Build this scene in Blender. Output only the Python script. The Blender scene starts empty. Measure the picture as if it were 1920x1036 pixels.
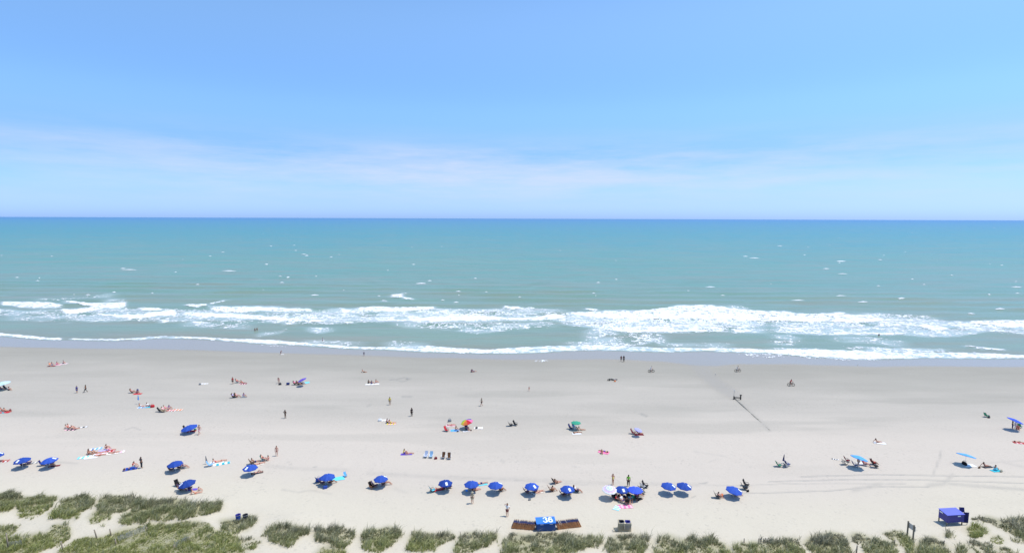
import bpy, bmesh, math, random
import numpy as np
from mathutils import Matrix, Vector, Euler

random.seed(7)
RNG = np.random.default_rng(7)
sc = bpy.context.scene
COL = sc.collection
R = math.radians

# ------------------------------------------------------------------ camera
FPX, CX, CY = 1000.0, 960.0, 518.0            # focal length and centre, in pixels of the 1920 x 1036 photograph
CAM_H = 40.0
PITCH, ROLL = math.atan((518.0 - 408.3) / FPX), R(0.20)
cam_d = bpy.data.cameras.new('camera')
cam_d.sensor_width = 36.0
cam_d.lens = 36.0 * FPX / 1920.0
cam_d.clip_start = 0.5
cam_d.clip_end = 90000.0
cam = bpy.data.objects.new('camera', cam_d)
COL.objects.link(cam)
CM = Matrix.Rotation(math.pi / 2 - PITCH, 4, 'X') @ Matrix.Rotation(ROLL, 4, 'Z')
cam.matrix_world = Matrix.Translation((0, 0, CAM_H)) @ CM
sc.camera = cam

# ------------------------------------------------------------------ light: sky and sun
SUN = Vector((0.38, 0.06, 1.0)).normalized()
SUN_EL = math.asin(SUN.z)
SUN_AZ = math.atan2(SUN.x, SUN.y)             # clockwise from +Y
world = bpy.data.worlds.new('World')
sc.world = world
world.use_nodes = True
wn = world.node_tree
for n in list(wn.nodes):
    wn.nodes.remove(n)
def WN(t, **kw):
    n = wn.nodes.new(t)
    for k, v in kw.items():
        setattr(n, k, v)
    return n
w_out = WN('ShaderNodeOutputWorld')
w_bg = WN('ShaderNodeBackground')
w_bg.inputs['Strength'].default_value = 0.15
sky = WN('ShaderNodeTexSky', sky_type='NISHITA', sun_disc=False)
sky.sun_elevation = SUN_EL
sky.sun_rotation = SUN_AZ
sky.altitude = 0
sky.air_density = 1.0
sky.dust_density = 0.6
sky.ozone_density = 2.5
w_tint = WN('ShaderNodeMix', data_type='RGBA', blend_type='MULTIPLY')
w_tint.inputs[0].default_value = 1.0
wn.links.new(sky.outputs[0], w_tint.inputs[6])
# thin bands of high cloud low over the sea, all the way round
w_tc = WN('ShaderNodeTexCoord')
w_sep = WN('ShaderNodeSeparateXYZ')
wn.links.new(w_tc.outputs['Generated'], w_sep.inputs[0])
w_el = WN('ShaderNodeValToRGB')
w_el.color_ramp.interpolation = 'EASE'
er = w_el.color_ramp
er.elements[0].position = 0.0; er.elements[0].color = (0.58, 0.91, 1.9, 1)
er.elements[1].position = 1.0; er.elements[1].color = (0.96, 1.16, 1.32, 1)
for p, c in ((0.04, (0.56, 0.80, 1.45)), (0.10, (0.57, 0.77, 1.25)), (0.2, (0.72, 0.97, 1.25)), (0.35, (0.95, 1.16, 1.32))):
    e = er.elements.new(p); e.color = c + (1,)
wn.links.new(w_sep.outputs[2], w_el.inputs[0])
wn.links.new(w_el.outputs[0], w_tint.inputs[7])
w_map = WN('ShaderNodeMapping')
w_map.inputs['Scale'].default_value = (2.4, 2.4, 19.0)
w_map.inputs['Location'].default_value = (1.35, 0.2, 5.1)
wn.links.new(w_tc.outputs['Generated'], w_map.inputs[0])
w_no = WN('ShaderNodeTexNoise')
w_no.inputs['Scale'].default_value = 1.0
w_no.inputs['Detail'].default_value = 7.0
w_no.inputs['Roughness'].default_value = 0.62
wn.links.new(w_map.outputs[0], w_no.inputs['Vector'])
w_band = WN('ShaderNodeValToRGB')
cr = w_band.color_ramp
cr.elements[0].position = 0.012; cr.elements[0].color = (0.0, 0, 0, 1)
cr.elements[1].position = 0.165; cr.elements[1].color = (0, 0, 0, 1)
for p, c in ((0.045, 0.55), (0.075, 1.0), (0.11, 0.9), (0.135, 0.25)):
    e = cr.elements.new(p); e.color = (c, c, c, 1)
wn.links.new(w_sep.outputs[2], w_band.inputs[0])
w_nr = WN('ShaderNodeMapRange')
w_nr.inputs[1].default_value = 0.38; w_nr.inputs[2].default_value = 0.62
w_nr.inputs[3].default_value = 0.0; w_nr.inputs[4].default_value = 0.85
wn.links.new(w_no.outputs[0], w_nr.inputs[0])
w_mul = WN('ShaderNodeMath', operation='MULTIPLY')
wn.links.new(w_nr.outputs[0], w_mul.inputs[0]); wn.links.new(w_band.outputs[0], w_mul.inputs[1])
w_mix = WN('ShaderNodeMix', data_type='RGBA')
w_az = WN('ShaderNodeMath', operation='MULTIPLY_ADD')       # the bank of cloud lies out to sea and thins to either side
w_pw = WN('ShaderNodeMath', operation='POWER'); w_ab = WN('ShaderNodeMath', operation='ABSOLUTE')
wn.links.new(w_sep.outputs[1], w_ab.inputs[0]); wn.links.new(w_ab.outputs[0], w_pw.inputs[0]); w_pw.inputs[1].default_value = 3.0
wn.links.new(w_pw.outputs[0], w_az.inputs[0]); w_az.inputs[1].default_value = 0.6; w_az.inputs[2].default_value = 0.3
w_m2 = WN('ShaderNodeMath', operation='MULTIPLY')
wn.links.new(w_mul.outputs[0], w_m2.inputs[0]); wn.links.new(w_az.outputs[0], w_m2.inputs[1])
wn.links.new(w_m2.outputs[0], w_mix.inputs[0])
wn.links.new(w_tint.outputs[2], w_mix.inputs[6])
w_mix.inputs[7].default_value = (4.35, 4.85, 6.3, 1)
wn.links.new(w_mix.outputs[2], w_bg.inputs[0])
wn.links.new(w_bg.outputs[0], w_out.inputs[0])

sun_d = bpy.data.lights.new('sun', 'SUN')
sun_d.energy = 3.9
sun_d.angle = R(0.53)
sun_d.color = (1.0, 0.96, 0.91)
sun = bpy.data.objects.new('sun', sun_d)
COL.objects.link(sun)
sun.location = SUN * 200
sun.rotation_euler = SUN.to_track_quat('Z', 'Y').to_euler()

sc.view_settings.view_transform = 'Standard'
sc.view_settings.look = 'None'
sc.view_settings.exposure = 0.10
sc.view_settings.gamma = 1.0
sc.view_settings.use_curve_mapping = False
sc.render.engine = 'CYCLES'
sc.cycles.max_bounces = 6

# ------------------------------------------------------------------ photograph pixels <-> ground
M3 = np.array(CM.to_3x3())
def ray(u, v):
    d = M3 @ np.array([u - CX, -(v - CY), -FPX])
    return d / np.linalg.norm(d)
def on_plane(u, v, z):
    d = ray(u, v)
    t = (z - CAM_H) / d[2]
    return d[0] * t, d[1] * t
def project(x, y, z):
    p = np.stack([np.asarray(x, float), np.asarray(y, float), np.asarray(z, float) - CAM_H * np.ones_like(np.asarray(x, float))], -1) @ M3
    w = np.maximum(-p[..., 2], 1e-3)
    return CX + FPX * p[..., 0] / w, CY - FPX * p[..., 1] / w

# numpy value noise
def _hash(ix, iy, seed):
    h = (ix.astype(np.int64) * 374761393 + iy.astype(np.int64) * 668265263 + seed * 1274126177) & 0xffffffff
    h = ((h ^ (h >> 13)) * 1274126177) & 0xffffffff
    return ((h ^ (h >> 16)) & 0xffff) / 65535.0
def vnoise(x, y, seed=0):
    x = np.asarray(x, float); y = np.asarray(y, float)
    ix = np.floor(x); iy = np.floor(y)
    fx = x - ix; fy = y - iy
    fx = fx * fx * (3 - 2 * fx); fy = fy * fy * (3 - 2 * fy)
    a = _hash(ix, iy, seed); b = _hash(ix + 1, iy, seed)
    c = _hash(ix, iy + 1, seed); d = _hash(ix + 1, iy + 1, seed)
    return (a * (1 - fx) + b * fx) * (1 - fy) + (c * (1 - fx) + d * fx) * fy
def fbm(x, y, oct=4, seed=0, gain=0.5):
    s = 0.0; a = 1.0; t = 0.0
    for o in range(oct):
        s = s + a * vnoise(x * 2 ** o + 17.3 * o, y * 2 ** o - 9.1 * o, seed + o); t += a; a *= gain
    return s / t
def sstep(a, b, x):
    t = np.clip((np.asarray(x, float) - a) / (b - a), 0, 1)
    return t * t * (3 - 2 * t)

# ------------------------------------------------------------------ the lie of the land
SL = -1.3                                      # sea level; the dry beach is about z = 0
SWASH = [(-400,620,626),(0,625,630),(50,629,634),(85,633,637),(130,634,637),(210,636,639),(260,633,637),(300,630,634),(380,632,636),(440,636,640),
         (480,636,644),(540,640,646),(600,645,650),(660,650,654),(700,651,655),(750,650,657),(800,648,660),(850,652,661),(910,655,663),
         (960,652,663),(1000,650,662),(1060,648,658),(1120,647,656),(1180,650,658),(1240,652,660),(1320,652,658),(1400,653,661),
         (1440,656,662),(1500,655,668),(1560,656,671),(1620,659,674),(1680,660,673),(1740,661,671),(1800,661,672),(1860,662,672),(1920,666,672),(2300,676,683)]
WETLINE = [(-400,646),(0,652),(160,655),(320,658),(520,664),(640,667),(750,671),(960,676),(1150,676),(1240,679),(1300,686),(1345,688),(1390,684),(1500,685),
           (1640,690),(1750,689),(1920,690),(2300,700)]
_f = np.array([on_plane(u, b + 0.5, SL) for u, a, b in SWASH])
_w = np.array([on_plane(u, v, SL + 0.1) for u, v in WETLINE])
def lin_ext(x, P):
    x = np.asarray(x, float)
    y = np.interp(x, P[:, 0], P[:, 1])
    k0 = -0.02; k1 = -0.02
    y = np.where(x < P[0, 0], P[0, 1] + (x - P[0, 0]) * k0, y)
    y = np.where(x > P[-1, 0], P[-1, 1] + (x - P[-1, 0]) * k1, y)
    return y
def y_foam(x): return lin_ext(x, _f)
def y_wet(x): return lin_ext(x, _w)
def terrain(x, y):
    x = np.asarray(x, float); y = np.asarray(y, float)
    s = y_foam(x) - y                         # metres inland of the water's edge
    t = np.clip(s / 85.0, 0, 1)
    z = SL + 1.3 * (1 - (1 - t) ** 1.5)
    z = np.where(s < 0, SL + s * 0.03, z)
    z = np.maximum(z, -6.0)
    # dunes near the bottom of the picture, higher towards the left
    crest = 66.0 + 7.0 * sstep(-15, -45, x) + 4.0 * sstep(45, 65, x)
    dn = sstep(crest + 5.5, crest - 7.0, y)
    z = z + dn * (0.35 + 1.1 * fbm(x / 9.0 + 3, y / 6.0, 3, 5)) * (0.75 + 0.5 * sstep(-10, -40, x))
    z = z + 0.10 * (fbm(x / 14.0, y / 7.0, 3, 11) - 0.5) * sstep(2, 25, s)
    z = z + 0.05 * (fbm(x / 1.3, y / 1.3, 2, 21) - 0.5) * sstep(115, 85, y)
    return z
def gp(u, v, dz=0.0):
    """the ground point (raised by dz) that the photograph shows at pixel (u, v)"""
    x, y = on_plane(u, v, 0.0)
    for _ in range(12):
        z = float(terrain(x, y)) + dz
        x, y = on_plane(u, v, z)
    return Vector((x, y, float(terrain(x, y))))
def tz(x, y): return float(terrain(x, y))

# ------------------------------------------------------------------ tags
def tag(o, label=None, cat=None, group=None, kind=None):
    if label: o['label'] = label
    if cat: o['category'] = cat
    if group: o['group'] = group
    if kind: o['kind'] = kind
    return o
def link(name, data, parent=None, loc=None, rot=None):
    o = bpy.data.objects.new(name, data)
    COL.objects.link(o)
    if parent is not None: o.parent = parent
    if loc is not None: o.location = loc
    if rot is not None: o.rotation_euler = rot
    return o
def thing(name, loc, yaw, label, cat, group=None, scale=1.0):
    o = link(name, None, None, loc, (0, 0, R(yaw)))
    o.empty_display_size = 0.2
    o.scale = (scale,) * 3
    return tag(o, label, cat, group)

# ------------------------------------------------------------------ mesh helper
class MB:
    def __init__(s): s.v = []; s.f = []; s.m = []; s.mats = []
    def mi(s, mat):
        if mat is None: return 0
        if mat not in s.mats: s.mats.append(mat)
        return s.mats.index(mat)
    def add(s, vs, fs, mat=None):
        b = len(s.v); s.v += [tuple(p) for p in vs]
        s.f += [tuple(b + i for i in f) for f in fs]; s.m += [s.mi(mat)] * len(fs)
        return s
    def box(s, c, size, rot=None, mat=None, taper=1.0):
        hx, hy, hz = size[0] / 2, size[1] / 2, size[2] / 2
        P = [Vector((x * (taper if z > 0 else 1), y * (taper if z > 0 else 1), z)) for z in (-hz, hz) for x, y in ((-hx, -hy), (hx, -hy), (hx, hy), (-hx, hy))]
        if rot is not None:
            M = Euler(rot).to_matrix(); P = [M @ p for p in P]
        return s.add([p + Vector(c) for p in P], [(3, 2, 1, 0), (4, 5, 6, 7), (0, 1, 5, 4), (1, 2, 6, 5), (2, 3, 7, 6), (3, 0, 4, 7)], mat)
    def bar(s, a, b, w, h=None, mat=None):
        """square bar between two points"""
        return s.tube([a, b], w / 2 * 1.414, 4, mat)
    def tube(s, pts, r, n=6, mat=None, cap=True):
        pts = [Vector(p) for p in pts]
        if not isinstance(r, (list, tuple)): r = [r] * len(pts)
        vs = []; fs = []
        for i, p in enumerate(pts):
            d = (pts[min(i + 1, len(pts) - 1)] - pts[max(i - 1, 0)]).normalized()
            a = Vector((0, 0, 1)) if abs(d.z) < 0.9 else Vector((0, 1, 0))
            x = d.cross(a).normalized(); y = d.cross(x)
            for k in range(n):
                t = 2 * math.pi * (k + 0.5) / n
                vs.append(p + (x * math.cos(t) + y * math.sin(t)) * r[i])
        for i in range(len(pts) - 1):
            for k in range(n):
                fs.append((i * n + k, i * n + (k + 1) % n, (i + 1) * n + (k + 1) % n, (i + 1) * n + k))
        if cap:
            fs.append(tuple(range(n))[::-1]); fs.append(tuple((len(pts) - 1) * n + k for k in range(n)))
        return s.add(vs, [f[::-1] for f in fs], mat)
    def lathe(s, prof, n=16, c=(0, 0, 0), mat=None):
        c = Vector(c); vs = []; fs = []
        for (r, z) in prof:
            for k in range(n):
                t = 2 * math.pi * k / n
                vs.append(c + Vector((r * math.cos(t), r * math.sin(t), z)))
        for i in range(len(prof) - 1):
            for k in range(n):
                fs.append((i * n + k, i * n + (k + 1) % n, (i + 1) * n + (k + 1) % n, (i + 1) * n + k))
        return s.add(vs, fs, mat)
    def mesh(s, name, mat=None, smooth=False):
        me = bpy.data.meshes.new(name)
        me.from_pydata(s.v, [], s.f)
        for m in (s.mats or [mat]):
            if m is not None: me.materials.append(m)
        if s.mats: me.polygons.foreach_set('material_index', s.m)
        if smooth: me.polygons.foreach_set('use_smooth', [True] * len(me.polygons))
        me.update()
        return me
def grid_mesh(name, X, Y, Z, attrs, mat, keep=None, smooth=True):
    ny, nx = X.shape
    co = np.stack([X, Y, Z], -1).reshape(-1, 3)
    idx = np.arange(ny * nx).reshape(ny, nx)
    q = np.stack([idx[:-1, :-1], idx[:-1, 1:], idx[1:, 1:], idx[1:, :-1]], -1).reshape(-1, 4)
    if keep is not None: q = q[keep.reshape(-1)]
    if keep is not None:
        used = np.unique(q); rm = np.zeros(ny * nx, int); rm[used] = np.arange(len(used)); q = rm[q]; co = co[used]
        attrs = {k: a.reshape(-1)[used] for k, a in attrs.items()}
    return quads_mesh(name, co, q, attrs, mat, smooth)
def quads_mesh(name, co, q, attrs, mat, smooth=True):
    k = q.shape[1]
    me = bpy.data.meshes.new(name)
    me.vertices.add(len(co)); me.vertices.foreach_set('co', co.astype(np.float32).ravel())
    me.loops.add(q.size); me.loops.foreach_set('vertex_index', q.astype(np.int32).ravel())
    me.polygons.add(len(q)); me.polygons.foreach_set('loop_start', np.arange(0, q.size, k, dtype=np.int32))
    me.polygons.foreach_set('use_smooth', np.full(len(q), smooth))
    me.update(calc_edges=True)
    for kx, a in attrs.items():
        at = me.attributes.new(kx, 'FLOAT', 'POINT'); at.data.foreach_set('value', a.astype(np.float32).ravel())
    if mat: me.materials.append(mat)
    return me

# ------------------------------------------------------------------ materials
_mc = {}
def mat(name, col, rough=0.75, var=0.12, scale=6.0, spec=0.3, transl=0.0):
    key = (name, col, rough)
    if key in _mc: return _mc[key]
    m = bpy.data.materials.new(name); m.use_nodes = True
    nt = m.node_tree; b = nt.nodes['Principled BSDF']
    no = nt.nodes.new('ShaderNodeTexNoise'); no.inputs['Scale'].default_value = scale; no.inputs['Detail'].default_value = 4
    tc = nt.nodes.new('ShaderNodeTexCoord'); nt.links.new(tc.outputs['Object'], no.inputs['Vector'])
    mx = nt.nodes.new('ShaderNodeMix'); mx.data_type = 'RGBA'
    mx.inputs[6].default_value = tuple(max(0, c * (1 - var)) for c in col) + (1,)
    mx.inputs[7].default_value = tuple(min(1, c * (1 + var)) for c in col) + (1,)
    nt.links.new(no.outputs[0], mx.inputs[0]); nt.links.new(mx.outputs[2], b.inputs['Base Color'])
    b.inputs['Roughness'].default_value = rough
    b.inputs['Specular IOR Level'].default_value = spec
    if transl > 0:
        tr = nt.nodes.new('ShaderNodeBsdfTranslucent'); nt.links.new(mx.outputs[2], tr.inputs[0])
        ms = nt.nodes.new('ShaderNodeMixShader'); ms.inputs[0].default_value = transl
        nt.links.new(b.outputs[0], ms.inputs[1]); nt.links.new(tr.outputs[0], ms.inputs[2])
        nt.links.new(ms.outputs[0], nt.nodes['Material Output'].inputs[0])
    _mc[key] = m
    return m
C = dict(navy=(0.012, 0.025, 0.14), blue=(0.024, 0.075, 0.36), royal=(0.055, 0.12, 0.72), sky=(0.12, 0.42, 0.85), teal=(0.04, 0.42, 0.5), cyan=(0.15, 0.62, 0.75),
         white=(0.78, 0.78, 0.76), cream=(0.72, 0.66, 0.55), red=(0.55, 0.03, 0.04), pink=(0.80, 0.20, 0.38), palepink=(0.82, 0.48, 0.52), orange=(0.75, 0.2, 0.06),
         yellow=(0.72, 0.60, 0.06), lime=(0.25, 0.62, 0.06), green=(0.03, 0.28, 0.16), black=(0.012, 0.012, 0.014), grey=(0.22, 0.23, 0.24), dark=(0.04, 0.045, 0.055),
         brown=(0.12, 0.06, 0.03), maroon=(0.18, 0.02, 0.03), purple=(0.16, 0.10, 0.50), lavender=(0.42, 0.42, 0.80), khaki=(0.38, 0.35, 0.25), hair=(0.03, 0.018, 0.012),
         blond=(0.35, 0.22, 0.09), steel=(0.45, 0.46, 0.48), wood=(0.30, 0.13, 0.05), greywood=(0.16, 0.14, 0.11), violet=(0.42, 0.12, 0.5), paleblue=(0.42, 0.48, 0.60), seagreen=(0.05, 0.36, 0.22), palecyan=(0.55, 0.76, 0.80), dustblue=(0.25, 0.42, 0.58))
def cloth(c): return mat(c + '_cloth', C[c], 0.85, 0.12, 9.0, 0.2)
def plastic(c): return mat(c + '_plastic', C[c], 0.45, 0.08, 5.0, 0.4)
SKIN = [(0.62, 0.33, 0.23), (0.50, 0.25, 0.16), (0.34, 0.16, 0.09), (0.12, 0.055, 0.03)]
def skin(i): return mat('skin', SKIN[i], 0.6, 0.08, 8.0, 0.3)

# ================================================================== SETTING
# ---- strokes traced from the photograph: (u, v_top, v_bottom) along a line
def stroke_density(U, V, st, soft=0.9):
    st = np.array(st, float)
    top = np.interp(U, st[:, 0], st[:, 1]); bot = np.interp(U, st[:, 0], st[:, 2])
    inside = sstep(-soft, soft, V - top) * sstep(-soft, soft, bot - V)
    e = 10 if soft < 1.5 else min(34, (st[-1, 0] - st[0, 0]) * .35)
    ends = sstep(st[0, 0] - e * .6, st[0, 0] + e, U) * (1 - sstep(st[-1, 0] - e, st[-1, 0] + e * .6, U))
    return inside * ends
def poly_mask(U, V, P):
    P = np.array(P, float); inside = np.zeros(U.shape, bool); j = len(P) - 1
    for i in range(len(P)):
        c = ((P[i, 1] > V) != (P[j, 1] > V)) & (U < (P[j, 0] - P[i, 0]) * (V - P[i, 1]) / (P[j, 1] - P[i, 1] + 1e-9) + P[i, 0])
        inside ^= c; j = i
    return inside

GRASS = [  # outline in the photograph, greenness 0..1, blade height, density, label
 ([(-30,922),(0,922),(36,925),(34,939),(25,952),(0,959),(-30,965)], .55, .55, 1, 'green dune grass patch cut by the left edge on the seaward dune ridge'),
 ([(36,931),(62,930),(107,929),(106,935),(87,954),(62,967),(54,970),(29,964),(35,951)], .75, .55, 1, 'bright green dune grass patch with a grey top, second from the left on the ridge'),
 ([(117,934),(156,927),(180,934),(172,947),(147,959),(146,967),(127,972),(106,970),(90,969),(95,961),(115,946)], .5, .55, 1, 'half grey half green dune grass patch with a sand gap on either side'),
 ([(187,935),(202,926),(237,930),(264,930),(258,942),(240,952),(215,957),(200,972),(180,976),(162,974),(170,965),(180,955)], .45, .6, 1, 'tall dark dune grass patch with a green lower tail, left of the long ridge patch'),
 ([(262,940),(300,937),(330,932),(350,935),(358,943),(380,941),(410,938),(417,945),(413,952),(385,962),(340,970),(310,972),(290,972),(270,975),(240,980),(222,975),(228,965),(245,955)], .4, .6, 1, 'longest grey green dune grass patch, below the umbrella with the orange sunbather'),
 ([(-30,985),(28,984),(34,990),(20,1003),(0,1010),(-30,1015)], .85, .5, 1, 'small bright green grass patch at the left edge behind the ridge'),
 ([(88,1002),(100,982),(122,980),(132,990),(128,1005),(110,1018),(75,1030),(60,1060),(-30,1060),(-30,1030),(15,1005),(40,1003),(75,998)], .85, .5, 1, 'rounded green grass mound by the leftmost slat fence'),
 ([(80,1060),(115,1030),(140,1010),(185,1006),(225,993),(262,985),(300,980),(350,978),(368,975),(390,978),(400,995),(440,1000),(450,1015),(470,1060)], .9, .42, 1.05, 'widest olive green grass field with two slat fences in it'),
 ([(412,975),(440,970),(475,965),(480,972),(465,990),(440,997),(415,993)], .35, .5, 1.1, 'brownish grass clump in front of the two barrels'),
 ([(448,1012),(470,1006),(490,1012),(485,1024),(465,1032),(455,1030)], .5, .35, .5, 'thin sparse grass patch right of the widest grass field'),
 ([(492,1000),(500,985),(520,982),(545,982),(560,988),(582,988),(575,998),(555,1008),(548,1020),(525,1018),(505,1008)], .4, .55, .85, 'grey green dune grass clump, first right of the two barrels'),
 ([(587,1000),(590,990),(610,990),(640,986),(665,995),(663,1010),(645,1024),(625,1020),(610,1015),(590,1010)], .3, .55, .8, 'dark open dune grass clump, second right of the two barrels'),
 ([(580,1060),(600,1024),(640,1026),(665,1060)], .9, .4, .9, 'low bright green grass patch at the bottom edge, below a dark clump'),
 ([(678,1003),(683,993),(710,990),(730,984),(748,990),(750,1008),(730,1020),(712,1033),(695,1030),(680,1022)], .45, .6, 1, 'rounded heart shaped dune grass clump, third right of the two barrels'),
 ([(762,1028),(770,1000),(780,994),(800,998),(850,996),(848,1008),(825,1018),(815,1027),(790,1030)], .45, .55, .95, 'dune grass clump with a yellowish green lower left side'),
 ([(848,1032),(862,1000),(885,995),(905,1000),(930,998),(932,1012),(915,1018),(900,1025),(870,1033)], .35, .55, .9, 'dune grass clump left of the long row below the 36 box'),
 ([(936,1060),(945,1005),(970,998),(1000,1000),(1030,996),(1060,1000),(1090,1003),(1128,1003),(1130,1015),(1110,1022),(1080,1030),(1060,1060)], .35, .6, .85, 'long row of grey green dune grass directly below the 36 box'),
 ([(1135,1020),(1145,1005),(1175,1000),(1215,1003),(1212,1018),(1205,1035),(1180,1050),(1140,1030)], .3, .55, .8, 'grey dune grass clump below the wooden barrel crate'),
 ([(1218,1060),(1232,1010),(1245,998),(1265,1005),(1290,1008),(1300,1002),(1310,1012),(1325,1005),(1345,1015),(1370,1025),(1375,1060)], .35, .55, .75, 'ragged dune grass row with twiggy tops, right of the barrel crate'),
 ([(1373,1060),(1375,1022),(1390,1015),(1410,1015),(1430,1012),(1460,1012),(1490,1005),(1500,1015),(1515,1060)], .4, .5, .8, 'dune grass row around the short leaning slat fence'),
 ([(1505,1015),(1520,1003),(1540,1003),(1555,995),(1575,998),(1590,1010),(1597,1035),(1560,1060),(1520,1030)], .2, .65, 1.1, 'darkest arched dune grass clump with bare sand to its right'),
 ([(1593,1000),(1605,996),(1625,1005),(1650,1010),(1680,1015),(1678,1060),(1625,1060),(1620,1020),(1600,1012)], .25, .55, .95, 'dark dune grass clump behind the wooden post, left of the notice board'),
 ([(1653,1000),(1668,994),(1685,993),(1700,1003),(1712,1018),(1720,1060),(1700,1030),(1685,1012),(1665,1003)], .6, .5, 1, 'green topped grass clump trailing down beside the notice board'),
 ([(1722,1022),(1735,1007),(1750,1003),(1765,1012),(1775,1025),(1800,1060),(1715,1060)], .25, .55, .95, 'round grey green grass clump just right of the notice board'),
 ([(1812,996),(1818,986),(1832,981),(1846,986),(1852,996),(1838,1004),(1820,1002)], 1., .6, 1.5, 'vivid green tuft of grass in front of the dark blue rental cabin'),
 ([(1773,1006),(1775,994),(1784,996),(1786,1006)], .2, .5, 1.1, 'tiny dark grass tuft on open sand below the rental cabin'),
 ([(1856,1014),(1860,1002),(1876,1004),(1882,1014)], .8, .4, .9, 'small yellow green tuft right of the vivid tuft'),
 ([(1825,968),(1850,966),(1880,972),(1900,968),(1950,970),(1950,1020),(1905,1008),(1885,990),(1860,980),(1838,975)], .3, .6, .85, 'dark dune grass bank at the right edge beside the rental cabin'),
 ([(1785,1060),(1792,1020),(1830,1012),(1870,1020),(1910,1030),(1900,1060)], .3, .45, .45, 'scattered thin grass at the bottom right corner'),
]
def stroke(U, V, pts, w):
    """distance mask of a polyline of half width w, all in photograph pixels"""
    out = np.zeros(U.shape)
    for (a, b), (c, d) in zip(pts[:-1], pts[1:]):
        dx, dy = c - a, (d - b)
        t = np.clip(((U - a) * dx + (V - b) * dy) / (dx * dx + dy * dy), 0, 1)
        q = np.hypot((U - a - t * dx), (V - b - t * dy)) / w
        out = np.maximum(out, np.clip(1.3 - q, 0, 1))
    return np.minimum(out, 1)

# ---- the beach: one sheet from behind the building out under the sea
cs = np.concatenate([-np.geomspace(1500, 80, 40), np.arange(-79.6, 79.7, 0.30), np.geomspace(80, 1500, 40)])
rs = np.concatenate([np.linspace(-150, 44, 30), np.arange(45, 100, 0.32), np.arange(100, 200, 0.6), np.linspace(201, 420, 30)])
Yr, Cc = np.meshgrid(rs, cs, indexing='ij')
fan = np.maximum(Yr, 62.0) / 66.0
fan = np.minimum(fan, 200 / 66.0)
X = Cc * fan; Y = Yr + 0 * X
Z = terrain(X, Y)
U, V = project(X, Y, np.where(Y > 20, Z, 0))
U = np.where(Y > 20, U, -9999); V = np.where(Y > 20, V, 5000)
off = y_wet(X) - Y                               # metres inland of the wet line
wob = 6.0 * (fbm(X / 22, Y / 9, 3, 31) - 0.5)
film = sstep(2.2, -2.0, off + 0.5 * wob)
OUTFLOW = [(1386,748),(1392,738),(1372,724),(1350,706),(1335,690),(1345,682),(1285,682),(1303,702),(1325,720),(1352,740),(1370,748)]
outf = poly_mask(U + 6 * (vnoise(X, Y, 3) - .5), V + 3 * (vnoise(X, Y, 4) - .5), OUTFLOW).astype(float)
for _ in range(3):
    outf[1:-1, 1:-1] = (outf[1:-1, 1:-1] * 2 + outf[:-2, 1:-1] + outf[2:, 1:-1] + outf[1:-1, :-2] + outf[1:-1, 2:]) / 6
damp = sstep(34, 4, off + 2.5 * wob) * 0.85 + 0.15 * sstep(60, 12, off + 3 * wob)
dampstreak = sstep(0.52, 0.72, fbm(X / 38, Y / 5.5, 4, 41)) * sstep(90, 25, off) * 0.5
damp = np.clip(np.maximum(damp, dampstreak), 0, 1)
mark = np.zeros(X.shape)
for pts, w, k in [
    ([(1500,893),(1560,891),(1640,889),(1920,893)], 1.1, .55), ([(1440,902),(1520,900),(1600,898),(1730,899),(1920,905)], 1.2, .5),
    ([(1310,908),(1400,909),(1470,906),(1560,905),(1700,906)], 1.0, .35), ([(1390,924),(1450,923),(1560,919),(1640,911),(1740,912)], 1.4, .45),
    ([(1780,906),(1850,912),(1920,917)], 3.5, .3), ([(1740,909),(1770,906),(1785,890)], 5, .28), ([(1748,893),(1758,868),(1765,845)], 2.2, .35),
    ([(1782,892),(1785,872),(1783,866)], 1.5, .2), ([(1600,918),(1650,908)], 5, .25), ([(500,873),(560,878),(650,880)], 4, .16), ([(690,886),(840,895),(960,898),(1130,905),(1310,908)], 4.5, .16),
    ([(845,892),(960,899),(1100,908)], 1.2, .3), ([(100,865),(145,868)], 2.2, .25), ([(730,712),(740,711)], 1.5, .5), ([(742,712),(756,715),(770,710),(758,707),(745,710)], 1.2, .45),
    ([(762,709),(766,711)], 1.2, .9), ([(755,743),(771,743)], 2.2, .45), ([(688,761),(696,758)], 2.0, .3), ([(1201,775),(1214,780)], 2.0, .6),
    ([(1188,770),(1192,772)], 1.0, .3), ([(528,917),(560,922),(580,918),(622,925)], 2.0, .22), ([(235,805),(250,800),(262,805)], 1.5, .3), ([(740,915),(760,922)], 3.5, .13),
    ([(1310,906),(1325,904)], 1.3, .6), ([(1298,932),(1302,930)], 1.5, .5), ([(586,875),(594,874)], 1.2, .55), ([(537,863),(545,870)], 1.2, .3), ([(940,862),(945,866)], 3, .2), ([(1383,748),(1400,765),(1422,785),(1442,806)], 4, .2),
    ([(1330,865),(1345,860)], 1.5, .15), ([(1075,873),(1082,876)], 1.2, .3), ([(1360,855),(1300,845)], 2, .12), ([(1880,865),(1920,875)], 3, .15), ([(1840,868),(1920,862)], 2, .12)]:
    mark = np.maximum(mark, stroke(U, V, pts, w) * k)
mark = mark * (0.55 + 0.9 * fbm(X / 0.7, Y / 0.7, 3, 51))
veg = np.zeros(X.shape)
for P, g, h, d, _l in GRASS:
    veg = np.maximum(veg, poly_mask(U + 8 * (fbm(X, Y, 3, 61) - .5), V + 6 * (fbm(X, Y, 3, 62) - .5), P) * min(d, 1.0))
vegb = veg.copy()
for _ in range(4):
    vegb[1:-1, 1:-1] = (vegb[1:-1, 1:-1] + vegb[:-2, 1:-1] + vegb[2:, 1:-1] + vegb[1:-1, :-2] + vegb[1:-1, 2:]) / 5
inland = sstep(3, 0, Y - 56)
veg = np.maximum(vegb, inland * sstep(0.38, 0.55, fbm(X / 6, Y / 4, 3, 63)))
Z = Z - 0.05 * np.clip(mark, 0, 1) + 0.06 * vegb
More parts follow.
